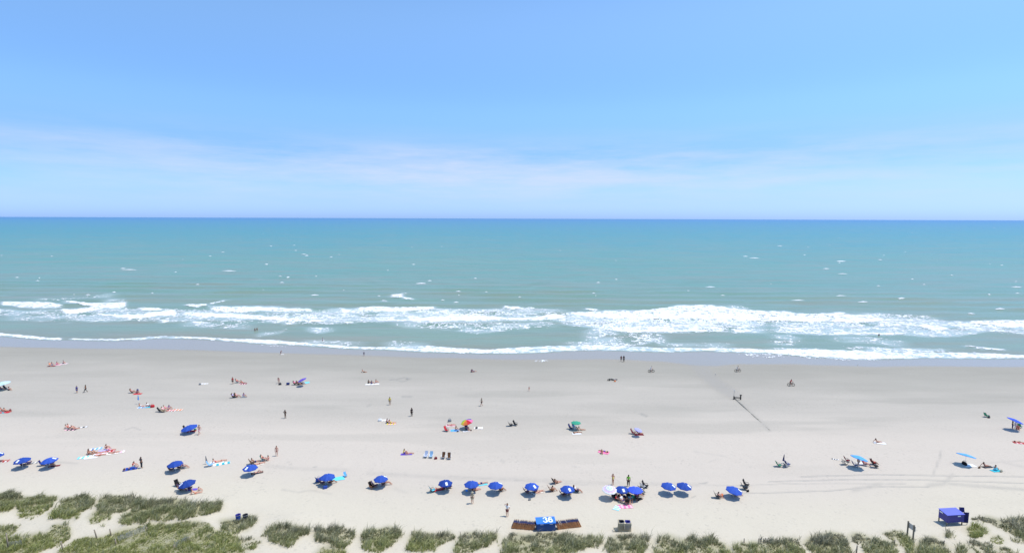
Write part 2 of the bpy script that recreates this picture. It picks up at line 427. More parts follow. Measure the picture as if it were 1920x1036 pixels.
dune = sstep(80, 66, Y - 6 * sstep(-10, -45, X) - 5 * sstep(50, 68, X))
m = bpy.data.materials.new('sand'); m.use_nodes = True
nt = m.node_tree; L = nt.links; bs = nt.nodes['Principled BSDF']
def N(t, **kw):
    n = nt.nodes.new(t)
    for k, v in kw.items(): setattr(n, k, v)
    return n
def attr(name): return N('ShaderNodeAttribute', attribute_name=name).outputs['Fac']
def mixc(fac, a, b, blend='MIX'):
    n = N('ShaderNodeMix', data_type='RGBA', blend_type=blend)
    for i, x in ((0, fac), (6, a), (7, b)):
        if isinstance(x, (int, float)): n.inputs[i].default_value = x
        elif isinstance(x, tuple): n.inputs[i].default_value = x + (1,)
        else: L.new(x, n.inputs[i])
    return n.outputs[2]
def mathn(op, a, b=0.0, clamp=False):
    n = N('ShaderNodeMath', operation=op, use_clamp=clamp)
    for i, x in ((0, a), (1, b)):
        if isinstance(x, (int, float)): n.inputs[i].default_value = x
        else: L.new(x, n.inputs[i])
    return n.outputs[0]
def noise(scale, vec, detail=4, rough=0.55):
    n = N('ShaderNodeTexNoise'); n.inputs['Scale'].default_value = scale; n.inputs['Detail'].default_value = detail; n.inputs['Roughness'].default_value = rough
    L.new(vec, n.inputs['Vector']); return n.outputs[0]
def rng(x, a, b, c=0.0, d=1.0):
    n = N('ShaderNodeMapRange'); L.new(x, n.inputs[0])
    for i, q in enumerate((a, b, c, d)): n.inputs[i + 1].default_value = q
    return n.outputs[0]
def mapv(vec, s):
    n = N('ShaderNodeMapping'); n.inputs['Scale'].default_value = s; L.new(vec, n.inputs[0]); return n.outputs[0]
pos = N('ShaderNodeNewGeometry').outputs['Position']
streak = noise(0.05, mapv(pos, (0.45, 2.2, 1)), 6, 0.6)
fine = noise(0.9, pos, 6, 0.7)
grain = noise(7.0, pos, 3, 0.7)
dry = mixc(rng(streak, 0.35, 0.66), (0.375, 0.336, 0.268), (0.452, 0.402, 0.322))
dry = mixc(rng(fine, 0.3, 0.75, 0.0, 0.5), dry, (0.43, 0.382, 0.30))
dry = mixc(mathn('MULTIPLY', attr('upper'), 0.75), dry, (0.555, 0.477, 0.375))
dry = mixc(mathn('MULTIPLY', attr('dune'), 0.55), dry, (0.575, 0.515, 0.36))
c1 = mixc(attr('damp'), dry, mixc(rng(streak, 0.3, 0.7), (0.275, 0.252, 0.195), (0.32, 0.295, 0.232)))
c1 = mixc(attr('mark'), c1, (0.22, 0.21, 0.18))
c1 = mixc(mathn('MULTIPLY', attr('veg'), rng(fine, 0.3, 0.6, 0.6, 1.0)), c1, mixc(rng(fine, 0.4, 0.6), (0.155, 0.150, 0.045), (0.30, 0.275, 0.12)))
c1 = mixc(attr('film'), c1, (0.30, 0.25, 0.165))
vo = N('ShaderNodeTexVoronoi'); vo.inputs['Scale'].default_value = 1.3; L.new(pos, vo.inputs['Vector'])
foot = mathn('MULTIPLY', rng(vo.outputs['Distance'], 0.12, 0.34, 1.0, 0.0), rng(noise(0.11, pos, 4, .6), 0.42, 0.62))
c1 = mixc(mathn('MULTIPLY', foot, 0.26), c1, (0.26, 0.235, 0.19))
c1 = mixc(0.14, c1, rng(grain, 0.2, 0.8, 0.15, 0.75))
L.new(c1, bs.inputs['Base Color'])
L.new(rng(attr('film'), 0.0, 1.0, 0.9, 0.22), bs.inputs['Roughness'])
bs.inputs['IOR'].default_value = 1.34
L.new(rng(attr('film'), 0.0, 1.0, 0.15, 1.0), bs.inputs['Specular IOR Level'])
bp = N('ShaderNodeBump'); bp.inputs['Distance'].default_value = 0.12
L.new(mathn('ADD', mathn('SUBTRACT', mathn('MULTIPLY', fine, 1.3), mathn('MULTIPLY', foot, 0.35)), mathn('MULTIPLY', noise(3.2, pos, 4, .6), 0.35)), bp.inputs['Height'])
L.new(mathn('SUBTRACT', 0.40, mathn('ADD', mathn('MULTIPLY', attr('film'), 0.38), mathn('MULTIPLY', attr('damp'), 0.22))), bp.inputs['Strength'])
L.new(bp.outputs[0], bs.inputs['Normal'])
filmall = np.clip(np.maximum(film, outf * 0.55), 0, 1)
upper = sstep(112, 92, Y + 5 * (fbm(X / 25, Y / 8, 3, 71) - .5))
beach = link('beach_sand', grid_mesh('beach_sand', X, Y, Z, dict(damp=damp, film=filmall, mark=mark, veg=veg, dune=dune, upper=upper), m))
tag(beach, kind='structure')
def ground_z(x, y): return tz(x, y)

# ---- the sea
SOLID = [
 [(0,566,571),(10,565,573),(40,566,576),(70,566,577),(95,567,577),(117,572,576)], [(117,563,566),(140,565,568),(160,567,573),(190,568,578),(215,567,579),(238,566,575)],
 [(108,579,582),(130,580,590),(150,578,588),(180,575,581)], [(178,587,589),(210,590,594),(250,590,598),(290,585,594),(330,580,590)],
 [(257,576,582),(280,577,582),(310,579,581)], [(345,570,574),(370,571,576),(390,570,574)], [(390,569,571),(410,565,567),(428,563,565)],
 [(390,574,580),(420,575,585),(460,575,585),(490,575,583),(540,578,585),(588,580,584)], [(342,585,590),(380,586,595),(420,588,596),(470,590,598),(500,593,600),(565,598,601)],
 [(296,599,605),(317,601,605)], [(355,603,606),(395,604,606)], [(530,606,609),(555,605,608)], [(575,600,604),(600,599,604),(612,600,604)], [(640,603,606),(662,603,606)],
 [(634,577,585),(645,579,588),(658,581,587)], [(667,576,582),(700,575,583),(740,576,585),(780,575,583),(818,574,580)],
 [(700,599,601),(760,599,602),(820,592,603),(900,592,602),(960,596,601),(1000,595,601),(1040,588,600),(1062,593,603)], [(730,552,558),(752,551,557),(760,549,552)], [(750,556,559),(770,559,562),(778,560,562)],
 [(714,563,565),(726,563,566)], [(944,573,578),(960,575,580),(980,576,579)],
 [(1066,585,588),(1100,585,594),(1140,583,596),(1200,582,598),(1240,578,598),(1270,573,598),(1330,573,598),(1380,578,599),(1440,584,603),(1470,584,602),(1500,588,603),(1560,588,604),(1600,590,606),(1655,592,602)],
 [(1133,617,619),(1180,619,624),(1230,619,624),(1330,618,621)], [(1720,605,612),(1740,608,618),(1778,614,620)], [(1815,602,606),(1860,600,610),(1890,600,615),(1930,600,614),(2100,606,616)],
 [(1560,622,627),(1600,624,628),(1700,624,628)], [(1805,647,648.5),(1830,650,652.5),(1870,654,656.5),(1888,655,656.5)],
 [(-300,560,568),(-120,563,571),(-20,566,571)], [(1560,585,588),(1590,587,589)], [(1300,571,575),(1340,572,575)], [(1095,577,580),(1110,578,583),(1125,581,584)],
]
LACE = [
 ([(-200,575,592),(0,580,592),(60,583,595),(110,580,600),(170,575,603),(260,578,602),(400,580,604),(480,583,606)], .42), ([(70,560,564),(130,559,562),(215,551,555)], .42), ([(190,562,566),(240,560,566)], .35),
 ([(480,583,604),(560,585,607),(620,580,608),(700,580,604),(800,578,602),(960,580,600)], .5), ([(740,600,612),(820,602,616),(900,604,626),(960,604,618),(1040,602,614)], .36), ([(575,612,622),(600,614,625),(625,614,622)], .42),
 ([(480,625,632),(540,615,622)], .35), ([(820,572,590),(815,574,590),(880,582,592),(960,575,600),(1060,580,600)], .42), ([(1050,586,608),(1140,588,618),(1240,590,624),(1330,590,622),(1440,594,624)], .64),
 ([(1095,618,648),(1120,612,656),(1150,618,656),(1170,630,655)], .42), ([(1170,620,632),(1200,622,648),(1225,625,640),(1250,630,652)], .4), ([(1240,643,650),(1300,642,650),(1370,643,652)], .34),
 ([(1440,594,622),(1500,596,626),(1560,597,628),(1620,598,628),(1680,596,626),(1740,598,632),(1800,602,630),(1850,606,622),(1930,610,628),(2100,612,628)], .5), ([(1440,626,645),(1480,628,648),(1500,632,644)], .38),
 ([(1560,628,640),(1640,632,645),(1700,640,652)], .33), ([(1600,586,592),(1700,590,598),(1760,592,602)], .45), ([(1360,572,582),(1410,576,586)], .42), ([(1580,648,658),(1660,652,662),(1780,654,664)], .5), ([(340,603,612),(420,604,616),(470,606,618)], .33), ([(0,592,600),(100,594,604),(130,596,606)], .3),
 ([(1440,652,660),(1560,654,660)], .4), ([(1060,640,650),(1200,640,652)], .38), ([(560,636,642),(680,640,650)], .3), ([(720,640,652),(800,640,652)], .33), ([(1500,664,672),(1560,668,675),(1660,670,676)], .42), ([(1380,662,668),(1440,662,670),(1480,664,672)], .4), ([(480,645,648),(540,648,652)], .3), ([(1000,676,677.5),(1028,676,677.5)], .45), ([(1300,680,682),(1340,684,687),(1352,683,686)], .4),
]
def densities(U, V):
    sol = np.zeros(U.shape); lace = np.zeros(U.shape)
    V = V + 3.0 * (fbm(U / 9, V / 2.5, 3, 201) - .5)
    for s_ in SOLID: sol = np.maximum(sol, stroke_density(U, V, s_))
    for s_, k in LACE: lace = np.maximum(lace, stroke_density(U, V, s_, 2.0) * k)
    sw = stroke_density(U, V, SWASH, 0.8)
    sw = sw * (1 - 0.9 * sstep(112, 118, U) * sstep(134, 128, U))
    return sol, lace, sw
def wave(x, y):
    s = y - y_foam(x)
    w1 = np.sin((y + 0.05 * x + 9 * fbm(x / 60, y / 60, 2, 81)) * 2 * math.pi / 17.0)
    w2 = np.sin((y - 0.12 * x + 6 * fbm(x / 25, y / 25, 2, 82)) * 2 * math.pi / 8.0)
    a = sstep(4, 60, s) * (1 - 0.6 * sstep(500, 1500, s))
    near = sstep(20, 60, s) * sstep(260, 120, s)
    return a * ((0.15 + .3 * near * vnoise(x / 30, y / 30, 84) ** 1.5 * 1.6) * w1 + 0.07 * w2 + 0.45 * (fbm(x / 16, y / 4.0, 3, 83) - 0.5)) + 0.02 * sstep(0, 4, s)
s_rows = np.concatenate([np.arange(-0.6, 150, 0.75), 150 * np.cumprod(np.full(140, 1.0382))])
s_rows = s_rows[s_rows < 27500]
cc = np.concatenate([-np.geomspace(900, 245, 14), np.arange(-240, 240.5, 1.0), np.geomspace(245, 900, 14)])
Sg, Cg = np.meshgrid(s_rows, cc, indexing='ij')
fan = (Sg + 165) / 165
X = Cg * fan; Y = y_foam(np.clip(X, -400, 400)) + Sg
Z0 = SL + 0 * X
U, V = project(X, Y, Z0)
sol, lace, sw = densities(U, V)
Zs = SL + wave(X, Y) + 0.12 * sol * (Sg > 12) + 0.10 * sw
m = bpy.data.materials.new('sea_water'); m.use_nodes = True
nt = m.node_tree; L = nt.links; bs = nt.nodes['Principled BSDF']
pos = N('ShaderNodeNewGeometry').outputs['Position']
offsh = attr('offshore')
big = noise(0.012, mapv(pos, (0.35, 1.4, 1)), 5, 0.6)
mid = noise(0.10, mapv(pos, (0.30, 1.3, 1)), 6, 0.65)
cr = N('ShaderNodeValToRGB'); L.new(mathn('ADD', offsh, mathn('MULTIPLY', mathn('SUBTRACT', big, 0.5), 0.22)), cr.inputs[0])
E = cr.color_ramp.elements
E[0].position = 0.0; E[0].color = (0.215, 0.24, 0.17, 1)
E[1].position = 1.0; E[1].color = (0.008, 0.14, 0.38, 1)  # far blues also carry the horizon haze, put into the water colour
for p, c in ((0.12, (0.195, 0.272, 0.20)), (0.33, (0.18, 0.275, 0.21)), (0.5, (0.102, 0.262, 0.19)), (0.66, (0.022, 0.228, 0.235)), (0.86, (0.006, 0.17, 0.33))):
    e = E.new(p); e.color = c + (1,)
wc = mixc(mathn('MULTIPLY', rng(mid, 0.45, 0.66), 0.6), cr.outputs[0], (0.17, 0.235, 0.185))
wc = mixc(mathn('MULTIPLY', rng(noise(0.05, mapv(pos, (0.25, 1.5, 1)), 6, .7), 0.46, 0.66), mathn('SUBTRACT', 0.7, mathn('MULTIPLY', offsh, 0.55), True)), wc, (0.25, 0.235, 0.17))
wc = mixc(mathn('MULTIPLY', attr('milky'), rng(noise(0.5, mapv(pos, (0.5, 0.9, 1)), 5, .7), 0.3, 0.65, 0.5, 1.0)), wc, (0.46, 0.55, 0.54))
L.new(wc, bs.inputs['Base Color'])
bs.inputs['Roughness'].default_value = 0.32
bs.inputs['IOR'].default_value = 1.333
bs.inputs['Specular IOR Level'].default_value = 0.35
bp = N('ShaderNodeBump'); bp.inputs['Distance'].default_value = 0.6; bp.inputs['Strength'].default_value = 0.55
h1 = noise(0.55, mapv(pos, (0.35, 1.0, 1)), 5, .65)
h2 = noise(0.12, mapv(pos, (0.4, 1.0, 1)), 5, .6)
L.new(mathn('ADD', mathn('MULTIPLY', h1, 0.5), mathn('MULTIPLY', h2, 1.4)), bp.inputs['Height'])
L.new(bp.outputs[0], bs.inputs['Normal'])
offs = np.clip(np.log10(np.maximum(Sg, 1.0) / 6.0) / np.log10(20000 / 6.0), 0, 1)
milky = np.clip(lace * 1.7 * sstep(.25, .6, fbm(X / 10, Y / 8, 3, 202)) + .8 * sol + sw, 0, 1)
sea = link('sea', grid_mesh('sea', X, Y, Zs, dict(offshore=offs, milky=milky), m))
tag(sea, kind='structure')

# ---- foam of the breakers and of the wash: opaque scraps riding on the water
gy = np.arange(-14, 150, 0.40); gx = np.arange(-270, 270, 0.30)
Sg, Xg = np.meshgrid(gy, gx, indexing='ij')
Yg = y_foam(Xg) + Sg
zb = np.where(Sg > 0, SL + wave(Xg, Yg), terrain(Xg, Yg))
U, V = project(Xg, Yg, zb)
sol, lace, sw = densities(U, V)
n_l = fbm(Xg / 1.8, Yg / 1.6, 3, 91, 0.7)
rid = 1 - np.abs(2 * fbm(Xg / 3.0 + 2 * n_l, Yg / 4.5, 3, 92, .6) - 1) * 3.0
n_b = fbm(Xg / .55, Yg / .8, 2, 93, .7)
keep_v = (lace * (0.65 + 0.7 * fbm(Xg / 12, Yg / 9, 2, 95)) > 0.74 - 0.48 * np.clip(rid, 0, 1) + 1.0 * (n_b - 0.5)) & (lace > 0.12)
keep_v |= sol * (0.5 + 1.0 * n_b) > 0.57 + 1.5 * (n_l - .44)
sw = sw * (1 - .35 * sstep(.45, .7, fbm(Xg / 25, Yg / 9, 2, 210)))
keep_v |= sw * (0.5 + 1.0 * n_b) > 0.55 + 1.3 * (n_l - .45)
Zf = zb + 0.04 + 0.12 * sol * (Sg > 12) + 0.10 * sw * (Sg > 0) + 0.10 * n_b * sol
k = keep_v[:-1, :-1]
m = mat('sea_foam', (0.68, 0.70, 0.70), 0.95, 0.16, 0.5, 0.1)
foam = link('surf_foam', grid_mesh('surf_foam', Xg, Yg, Zf, {}, m, keep=k))
tag(foam, kind='stuff')
# whitecaps further out
caps = [(243,505,26,1.3),(430,507,24,1),(570,476,8,1),(575,479,5,1),(590,553,12,1.6),(790,530,18,1.4),(806,525,8,1),(860,544,8,1),(1332,537,16,3.2),(1549,503,13,1.3),(1577,489,14,1),
        (1690,559,13,1.6),(1497,561,26,1.6),(1905,538,18,1.3),(1875,579,16,1.6),(1820,588,12,1.2),(1618,566,18,1),(1575,553,20,1),(230,503,6,1.6),(500,495,7,1),(529,529,8,1.2),(1122,529,6,1),
        (1398,480,8,.9),(1462,461,7,1),(1657,478,7,.8),(1515,463,6,.8),(1415,483,16,.8),(1650,487,6,.8),(1580,513,16,.8),(1290,545,5,1),(214,546,4,2.2),(1113,548,6,.8),(1855,552,4,1.2),(855,567,8,1),(540,520,5,1.2),(165,552,6,.8)]
rr = random.Random(3)
for _ in range(60):
    v = 425 + 140 * rr.random() ** 0.8
    caps.append((rr.uniform(-60, 1980), v, rr.uniform(1.5, 6) * (0.6 + (v - 425) / 200), rr.uniform(.25, .5)))
mb = MB()
for (u, v, w, hgt) in caps:
    n = 9
    cx, cy = on_plane(u, v, SL + .3)
    ppm = (v - 408) / (CAM_H - SL)
    wx = 1.35 * w / ppm / 2; wy = .75 * hgt / ppm / 2 / max(0.06, (v - 408) / 1000)
    zc = float(SL + wave(cx, cy))
    a0 = rr.uniform(-.1, .25); ring = []
    for k_ in range(n * 2):
        t = 2 * math.pi * k_ / (n * 2); q = rr.uniform(.45, 1.1)
        px, py = wx * math.cos(t) * q, wy * math.sin(t) * q * .8
        x_, y_ = cx + px, cy + py + a0 * px
        ring.append((x_, y_, float(SL + wave(x_, y_)) + 0.12))
    mb.add(ring + [(cx, cy, zc + 0.55)], [(i, (i + 1) % (2 * n), 2 * n) for i in range(2 * n)])
wcaps = link('whitecap_foam', mb.mesh('whitecap_foam', m, True))
tag(wcaps, kind='stuff')

# ---- dune grass: every clump its own thing
def blade_mat():
    global nt, L
    m = bpy.data.materials.new('dune_grass_blade'); m.use_nodes = True
    nt = m.node_tree; L = nt.links; b = nt.nodes['Principled BSDF']
    t = attr('tint'); g = attr('greenness')
    green = mixc(t, (0.17, 0.20, 0.045), (0.54, 0.54, 0.20))
    grey = mixc(t, (0.06, 0.066, 0.045), (0.48, 0.44, 0.30))
    c = mixc(g, grey, green)
    L.new(c, b.inputs['Base Color']); b.inputs['Roughness'].default_value = 0.7; b.inputs['Specular IOR Level'].default_value = .2
    tr = N('ShaderNodeBsdfTranslucent'); L.new(c, tr.inputs[0])
    ms = N('ShaderNodeMixShader'); ms.inputs[0].default_value = 0.25
    L.new(b.outputs[0], ms.inputs[1]); L.new(tr.outputs[0], ms.inputs[2]); L.new(ms.outputs[0], nt.nodes['Material Output'].inputs[0])
    return m
GM = blade_mat()
def grass_mesh(xy, hgt, green, per, seed):
    rg = np.random.default_rng(seed)
    n = len(xy)
    z = terrain(xy[:, 0], xy[:, 1])
    X0 = np.repeat(xy[:, 0], per); Y0 = np.repeat(xy[:, 1], per); Z0 = np.repeat(z, per) + 0.02
    H = np.repeat(hgt * (0.55 + 0.75 * rg.random(n)), per) * (0.5 + 0.6 * rg.random(n * per))
    tall = np.repeat(rg.random(n) < .05, per)
    H = np.where(tall, H * 1.6, H)
    az = rg.random(n * per) * 2 * np.pi; lean = 0.15 + 0.75 * rg.random(n * per)
    wind = 0.22
    dx = np.cos(az) * lean + wind; dy = np.sin(az) * lean + 0.1
    bx = X0 + 0.09 * np.cos(az) * rg.random(n * per); by = Y0 + 0.09 * np.sin(az) * rg.random(n * per)
    w = (0.012 + 0.014 * rg.random(n * per))
    pa = rg.random(n * per) * np.pi; wx = np.cos(pa) * w; wy = np.sin(pa) * w * .6
    P = np.zeros((n * per, 5, 3))
    P[:, 0] = np.stack([bx - wx, by - wy, Z0], -1); P[:, 1] = np.stack([bx + wx, by + wy, Z0], -1)
    mx, my, mz = bx + dx * H * .38, by + dy * H * .38, Z0 + H * .62
    P[:, 2] = np.stack([mx + wx, my + wy, mz], -1); P[:, 3] = np.stack([mx - wx, my - wy, mz], -1)
    P[:, 4] = np.stack([bx + dx * H, by + dy * H, Z0 + H * (0.97 - 0.25 * lean)], -1)
    b = np.arange(n * per)[:, None] * 5
    tri = np.concatenate([b + [0, 1, 2], b + [0, 2, 3], b + [3, 2, 4]], 0)
    tuft = np.repeat(rg.random(n), per)
    tint = np.clip(0.65 * tuft + 0.5 * rg.random(n * per) - .05, 0, 1)
    tint = np.where(tall, .95, tint); green = np.where(tall[::per], green * .3, green)
    G = np.clip(np.repeat(green, per) + 0.25 * (rg.random(n * per) - .5), 0, 1)
    return quads_mesh('dune_grass', P.reshape(-1, 3), tri, dict(tint=np.repeat(tint, 5), greenness=np.repeat(G, 5)), GM, False)
total = 0
for gi, (P, g, h, dens, lab) in enumerate(GRASS):
    Pn = np.array(P, float)
    W = np.array([gp(u, v)[:2] for u, v in P])
    x0, y0 = W.min(0) - 1.0; x1, y1 = W.max(0) + 0.6
    n = int((x1 - x0) * (y1 - y0) * 40)
    xy = np.stack([RNG.uniform(x0, x1, n), RNG.uniform(y0, y1, n)], -1)
    u, v = project(xy[:, 0], xy[:, 1], terrain(xy[:, 0], xy[:, 1]) + 0.55 * h)
    ju = 14 * (fbm(xy[:, 0] / .9, xy[:, 1] / .9, 3, 101) - .5); jv = 10 * (fbm(xy[:, 0] / .9, xy[:, 1] / .9, 3, 102) - .5)
    ins = poly_mask(u + ju, v + jv, P)
    nz = fbm(xy[:, 0] / 1.1, xy[:, 1] / .8, 3, 103)
    nz2 = fbm(xy[:, 0] / .45, xy[:, 1] / .4, 2, 104)
    ins &= (0.6 * nz + 0.4 * nz2 > (0.595 if g < .8 else .50) - 0.22 * dens)
    stray = poly_mask(u + 3.2 * ju, v + 3.0 * jv, P) & (RNG.random(len(u)) < .05)
    ins |= stray
    xy = xy[ins]; u = u[ins]; v = v[ins]; nz = nz[ins]
    if len(xy) == 0: continue
    vt, vb = Pn[:, 1].min(), min(Pn[:, 1].max(), 1040)
    rel = np.clip((v - vt) / max(vb - vt, 1), 0, 1)            # seaward edge is greyer, the lee side greener
    gr = np.clip(g + 0.75 * (rel - 0.45) * (1 if g < .95 else 0) + 0.5 * (fbm(xy[:, 0] / 2.5, xy[:, 1] / 2, 2, 105) - .5), 0, 1)
    big_ = fbm(xy[:, 0] / 1.4, xy[:, 1] / 1.2, 2, 106)
    hh = h * (0.45 + 1.25 * sstep(.25, .75, big_)) * (1.0 if g < .8 else .8)
    me = grass_mesh(xy, hh, gr, 6, gi)
    total += len(me.polygons)
    c = W.mean(0)
    o = link('dune_grass_patch', me)
    tag(o, lab, 'dune grass', 'dune grass clumps along the foot of the picture')
print('grass tris', total)
# grass further back towards the building, outside the frame: one mass
nb = 5200
xy = np.stack([RNG.uniform(-95, 95, nb), RNG.uniform(48, 61.5, nb)], -1)
xy = xy[fbm(xy[:, 0] / 6, xy[:, 1] / 4, 3, 63) > 0.46]
u, v = project(xy[:, 0], xy[:, 1], terrain(xy[:, 0], xy[:, 1]))
xy = xy[v > 1050]
o = link('dune_grass', grass_mesh(xy, np.full(len(xy), .45), np.full(len(xy), .8), 6, 99)); tag(o, kind='stuff')

# ================================================================== PEOPLE
def skin_mesh(name, joints, edges, root, sub=1):
    """one continuous surface grown round a skeleton: joints = {name: (x, y, z, rx, ry)}"""
    keys = [root] + [k for k in joints if k != root]
    me = bpy.data.meshes.new(name)
    me.from_pydata([joints[k][:3] for k in keys], [(keys.index(a), keys.index(b)) for a, b in edges], [])
    o = bpy.data.objects.new(name, me); COL.objects.link(o)
    sk = o.modifiers.new('s', 'SKIN'); sk.use_smooth_shade = True; sk.branch_smoothing = 0.4
    if not me.skin_vertices: me.skin_vertices.new()
    for i, k in enumerate(keys):
        sv = me.skin_vertices[0].data[i]; sv.radius = joints[k][3:5]; sv.use_root = (i == 0)
    if sub:
        sb = o.modifiers.new('b', 'SUBSURF'); sb.levels = sub; sb.render_levels = sub
    bpy.context.view_layer.update()
    dg = bpy.context.evaluated_depsgraph_get()
    out = bpy.data.meshes.new_from_object(o.evaluated_get(dg)); out.name = name
    bpy.data.objects.remove(o); bpy.data.meshes.remove(me)
    return out
BODY_R = dict(pelvis=(.15, .115), spine=(.135, .10), chest=(.16, .11), neck=(.058, .058), head=(.085, .098), top=(.07, .08),
              sl=(.07, .065), sr=(.07, .065), el=(.044, .044), er=(.044, .044), wl=(.03, .03), wr=(.03, .03), hl=(.036, .022), hr=(.036, .022),
              pl=(.10, .10), pr=(.10, .10), kl=(.062, .062), kr=(.062, .062), al=(.042, .042), ar=(.042, .042), tl=(.04, .03), tr=(.04, .03))
BODY_E = [('pelvis', 'spine'), ('spine', 'chest'), ('chest', 'neck'), ('neck', 'head'), ('head', 'top'), ('chest', 'sl'), ('sl', 'el'), ('el', 'wl'), ('wl', 'hl'),
          ('chest', 'sr'), ('sr', 'er'), ('er', 'wr'), ('wr', 'hr'), ('pelvis', 'pl'), ('pl', 'kl'), ('kl', 'al'), ('al', 'tl'), ('pelvis', 'pr'), ('pr', 'kr'), ('kr', 'ar'), ('ar', 'tr')]
def mir(d):
    out = {}
    for k, p in d.items():
        if k.endswith('*'): out[k[:-1] + 'l'] = p; out[k[:-1] + 'r'] = (-p[0], p[1], p[2])
        else: out[k] = p
    return out
STAND = mir({'pelvis': (0, 0, .93), 'spine': (0, .01, 1.13), 'chest': (0, 0, 1.34), 'neck': (0, 0, 1.49), 'head': (0, -.01, 1.60), 'top': (0, 0, 1.67),
             's*': (.19, 0, 1.41), 'e*': (.25, .03, 1.13), 'w*': (.27, -.03, .89), 'h*': (.27, -.05, .79), 'p*': (.095, 0, .86), 'k*': (.11, -.02, .48), 'a*': (.12, .02, .08), 't*': (.13, -.15, .035)})
POSES = {'stand': STAND}
POSES['hips'] = {**STAND, 'el': (.40, .08, 1.16), 'wl': (.22, -.06, 1.0), 'hl': (.16, -.12, .97), 'er': (-.40, .08, 1.16), 'wr': (-.22, -.06, 1.0), 'hr': (-.16, -.12, .97)}
POSES['walk'] = {**STAND, 'kl': (.1, -.22, .50), 'al': (.1, -.30, .08), 'tl': (.1, -.46, .05), 'kr': (-.1, -.02, .48), 'ar': (-.1, .34, .14), 'tr': (-.1, .22, .04),
                 'el': (.25, .15, 1.14), 'wl': (.25, .16, .92), 'hl': (.25, .14, .84), 'er': (-.25, -.1, 1.15), 'wr': (-.24, -.30, 1.02), 'hr': (-.23, -.38, .98)}
POSES['armup'] = {**STAND, 'er': (-.36, -.05, 1.52), 'wr': (-.16, -.12, 1.68), 'hr': (-.10, -.12, 1.72), 'el': (.36, .04, 1.18), 'wl': (.24, -.12, 1.02), 'hl': (.18, -.16, 1.0)}
POSES['sit'] = mir({'pelvis': (0, .05, .13), 'spine': (0, .12, .30), 'chest': (0, .08, .52), 'neck': (0, .02, .66), 'head': (0, -.03, .76), 'top': (0, -.03, .84),
                    's*': (.19, .05, .59), 'e*': (.27, -.14, .40), 'w*': (.16, -.36, .44), 'h*': (.08, -.42, .44), 'p*': (.10, 0, .12), 'k*': (.15, -.38, .44), 'a*': (.12, -.62, .08), 't*': (.12, -.78, .05)})
POSES['lean'] = mir({'pelvis': (0, .02, .13), 'spine': (0, .14, .28), 'chest': (0, .28, .46), 'neck': (0, .34, .60), 'head': (0, .36, .71), 'top': (0, .37, .79),
                     's*': (.19, .30, .52), 'e*': (.30, .46, .30), 'w*': (.32, .58, .08), 'h*': (.33, .50, .04), 'p*': (.10, -.04, .12), 'k*': (.13, -.44, .16), 'a*': (.12, -.86, .07), 't*': (.14, -.92, .17)})
POSES['supine'] = mir({'pelvis': (0, 0, .13), 'spine': (0, .20, .12), 'chest': (0, .41, .14), 'neck': (0, .56, .12), 'head': (0, .68, .13), 'top': (0, .76, .13),
                       's*': (.19, .48, .11), 'e*': (.32, .22, .07), 'w*': (.34, -.04, .06), 'h*': (.34, -.14, .05), 'p*': (.10, -.07, .11), 'k*': (.13, -.45, .13), 'a*': (.14, -.86, .06), 't*': (.16, -.92, .16)})
POSES['kneeup'] = {**POSES['supine'], 'kl': (.13, -.36, .42), 'al': (.12, -.60, .07), 'tl': (.12, -.74, .04), 'er': (-.36, .62, .10), 'wr': (-.2, .80, .07), 'hr': (-.1, .82, .06)}
POSES['prone'] = mir({'pelvis': (0, 0, .12), 'spine': (0, .20, .12), 'chest': (0, .41, .13), 'neck': (0, .57, .14), 'head': (0, .68, .13), 'top': (0, .76, .12),
                      's*': (.19, .48, .11), 'e*': (.36, .56, .06), 'w*': (.22, .76, .05), 'h*': (.12, .80, .05), 'p*': (.10, -.07, .11), 'k*': (.12, -.46, .07), 'a*': (.12, -.86, .07), 't*': (.12, -.98, .03)})
POSES['chair'] = mir({'pelvis': (0, .10, .38), 'spine': (0, .22, .53), 'chest': (0, .36, .71), 'neck': (0, .44, .85), 'head': (0, .46, .96), 'top': (0, .47, 1.04),
                      's*': (.19, .38, .77), 'e*': (.29, .22, .53), 'w*': (.28, -.02, .50), 'h*': (.28, -.11, .50), 'p*': (.10, .04, .36), 'k*': (.12, -.38, .44), 'a*': (.12, -.72, .10), 't*': (.13, -.84, .09)})
POSES['ride'] = {**mir({'pelvis': (0, .22, .96), 'spine': (0, .14, 1.14), 'chest': (0, .02, 1.33), 'neck': (0, -.05, 1.47), 'head': (0, -.09, 1.57), 'top': (0, -.09, 1.65),
                        's*': (.19, -.01, 1.39), 'e*': (.27, -.16, 1.18), 'w*': (.26, -.36, 1.07), 'h*': (.25, -.42, 1.05), 'p*': (.10, .18, .90)}),
                 'kl': (.12, -.16, .74), 'al': (.11, -.04, .38), 'tl': (.12, -.18, .34), 'kr': (-.12, -.06, .54), 'ar': (-.11, .06, .17), 'tr': (-.12, -.10, .12)}
POSES['bend'] = {**STAND, 'spine': (0, -.06, 1.11), 'chest': (0, -.22, 1.26), 'neck': (0, -.34, 1.36), 'head': (0, -.43, 1.42), 'top': (0, -.48, 1.47), 'sl': (.19, -.25, 1.31), 'sr': (-.19, -.25, 1.31),
                 'el': (.25, -.34, 1.05), 'er': (-.25, -.34, 1.05), 'wl': (.2, -.46, .86), 'wr': (-.2, -.46, .86), 'hl': (.18, -.5, .78), 'hr': (-.18, -.5, .78)}
def jmix(j, a, b, t): return tuple(j[a][i] * (1 - t) + j[b][i] * t for i in range(3))
_pm = {}
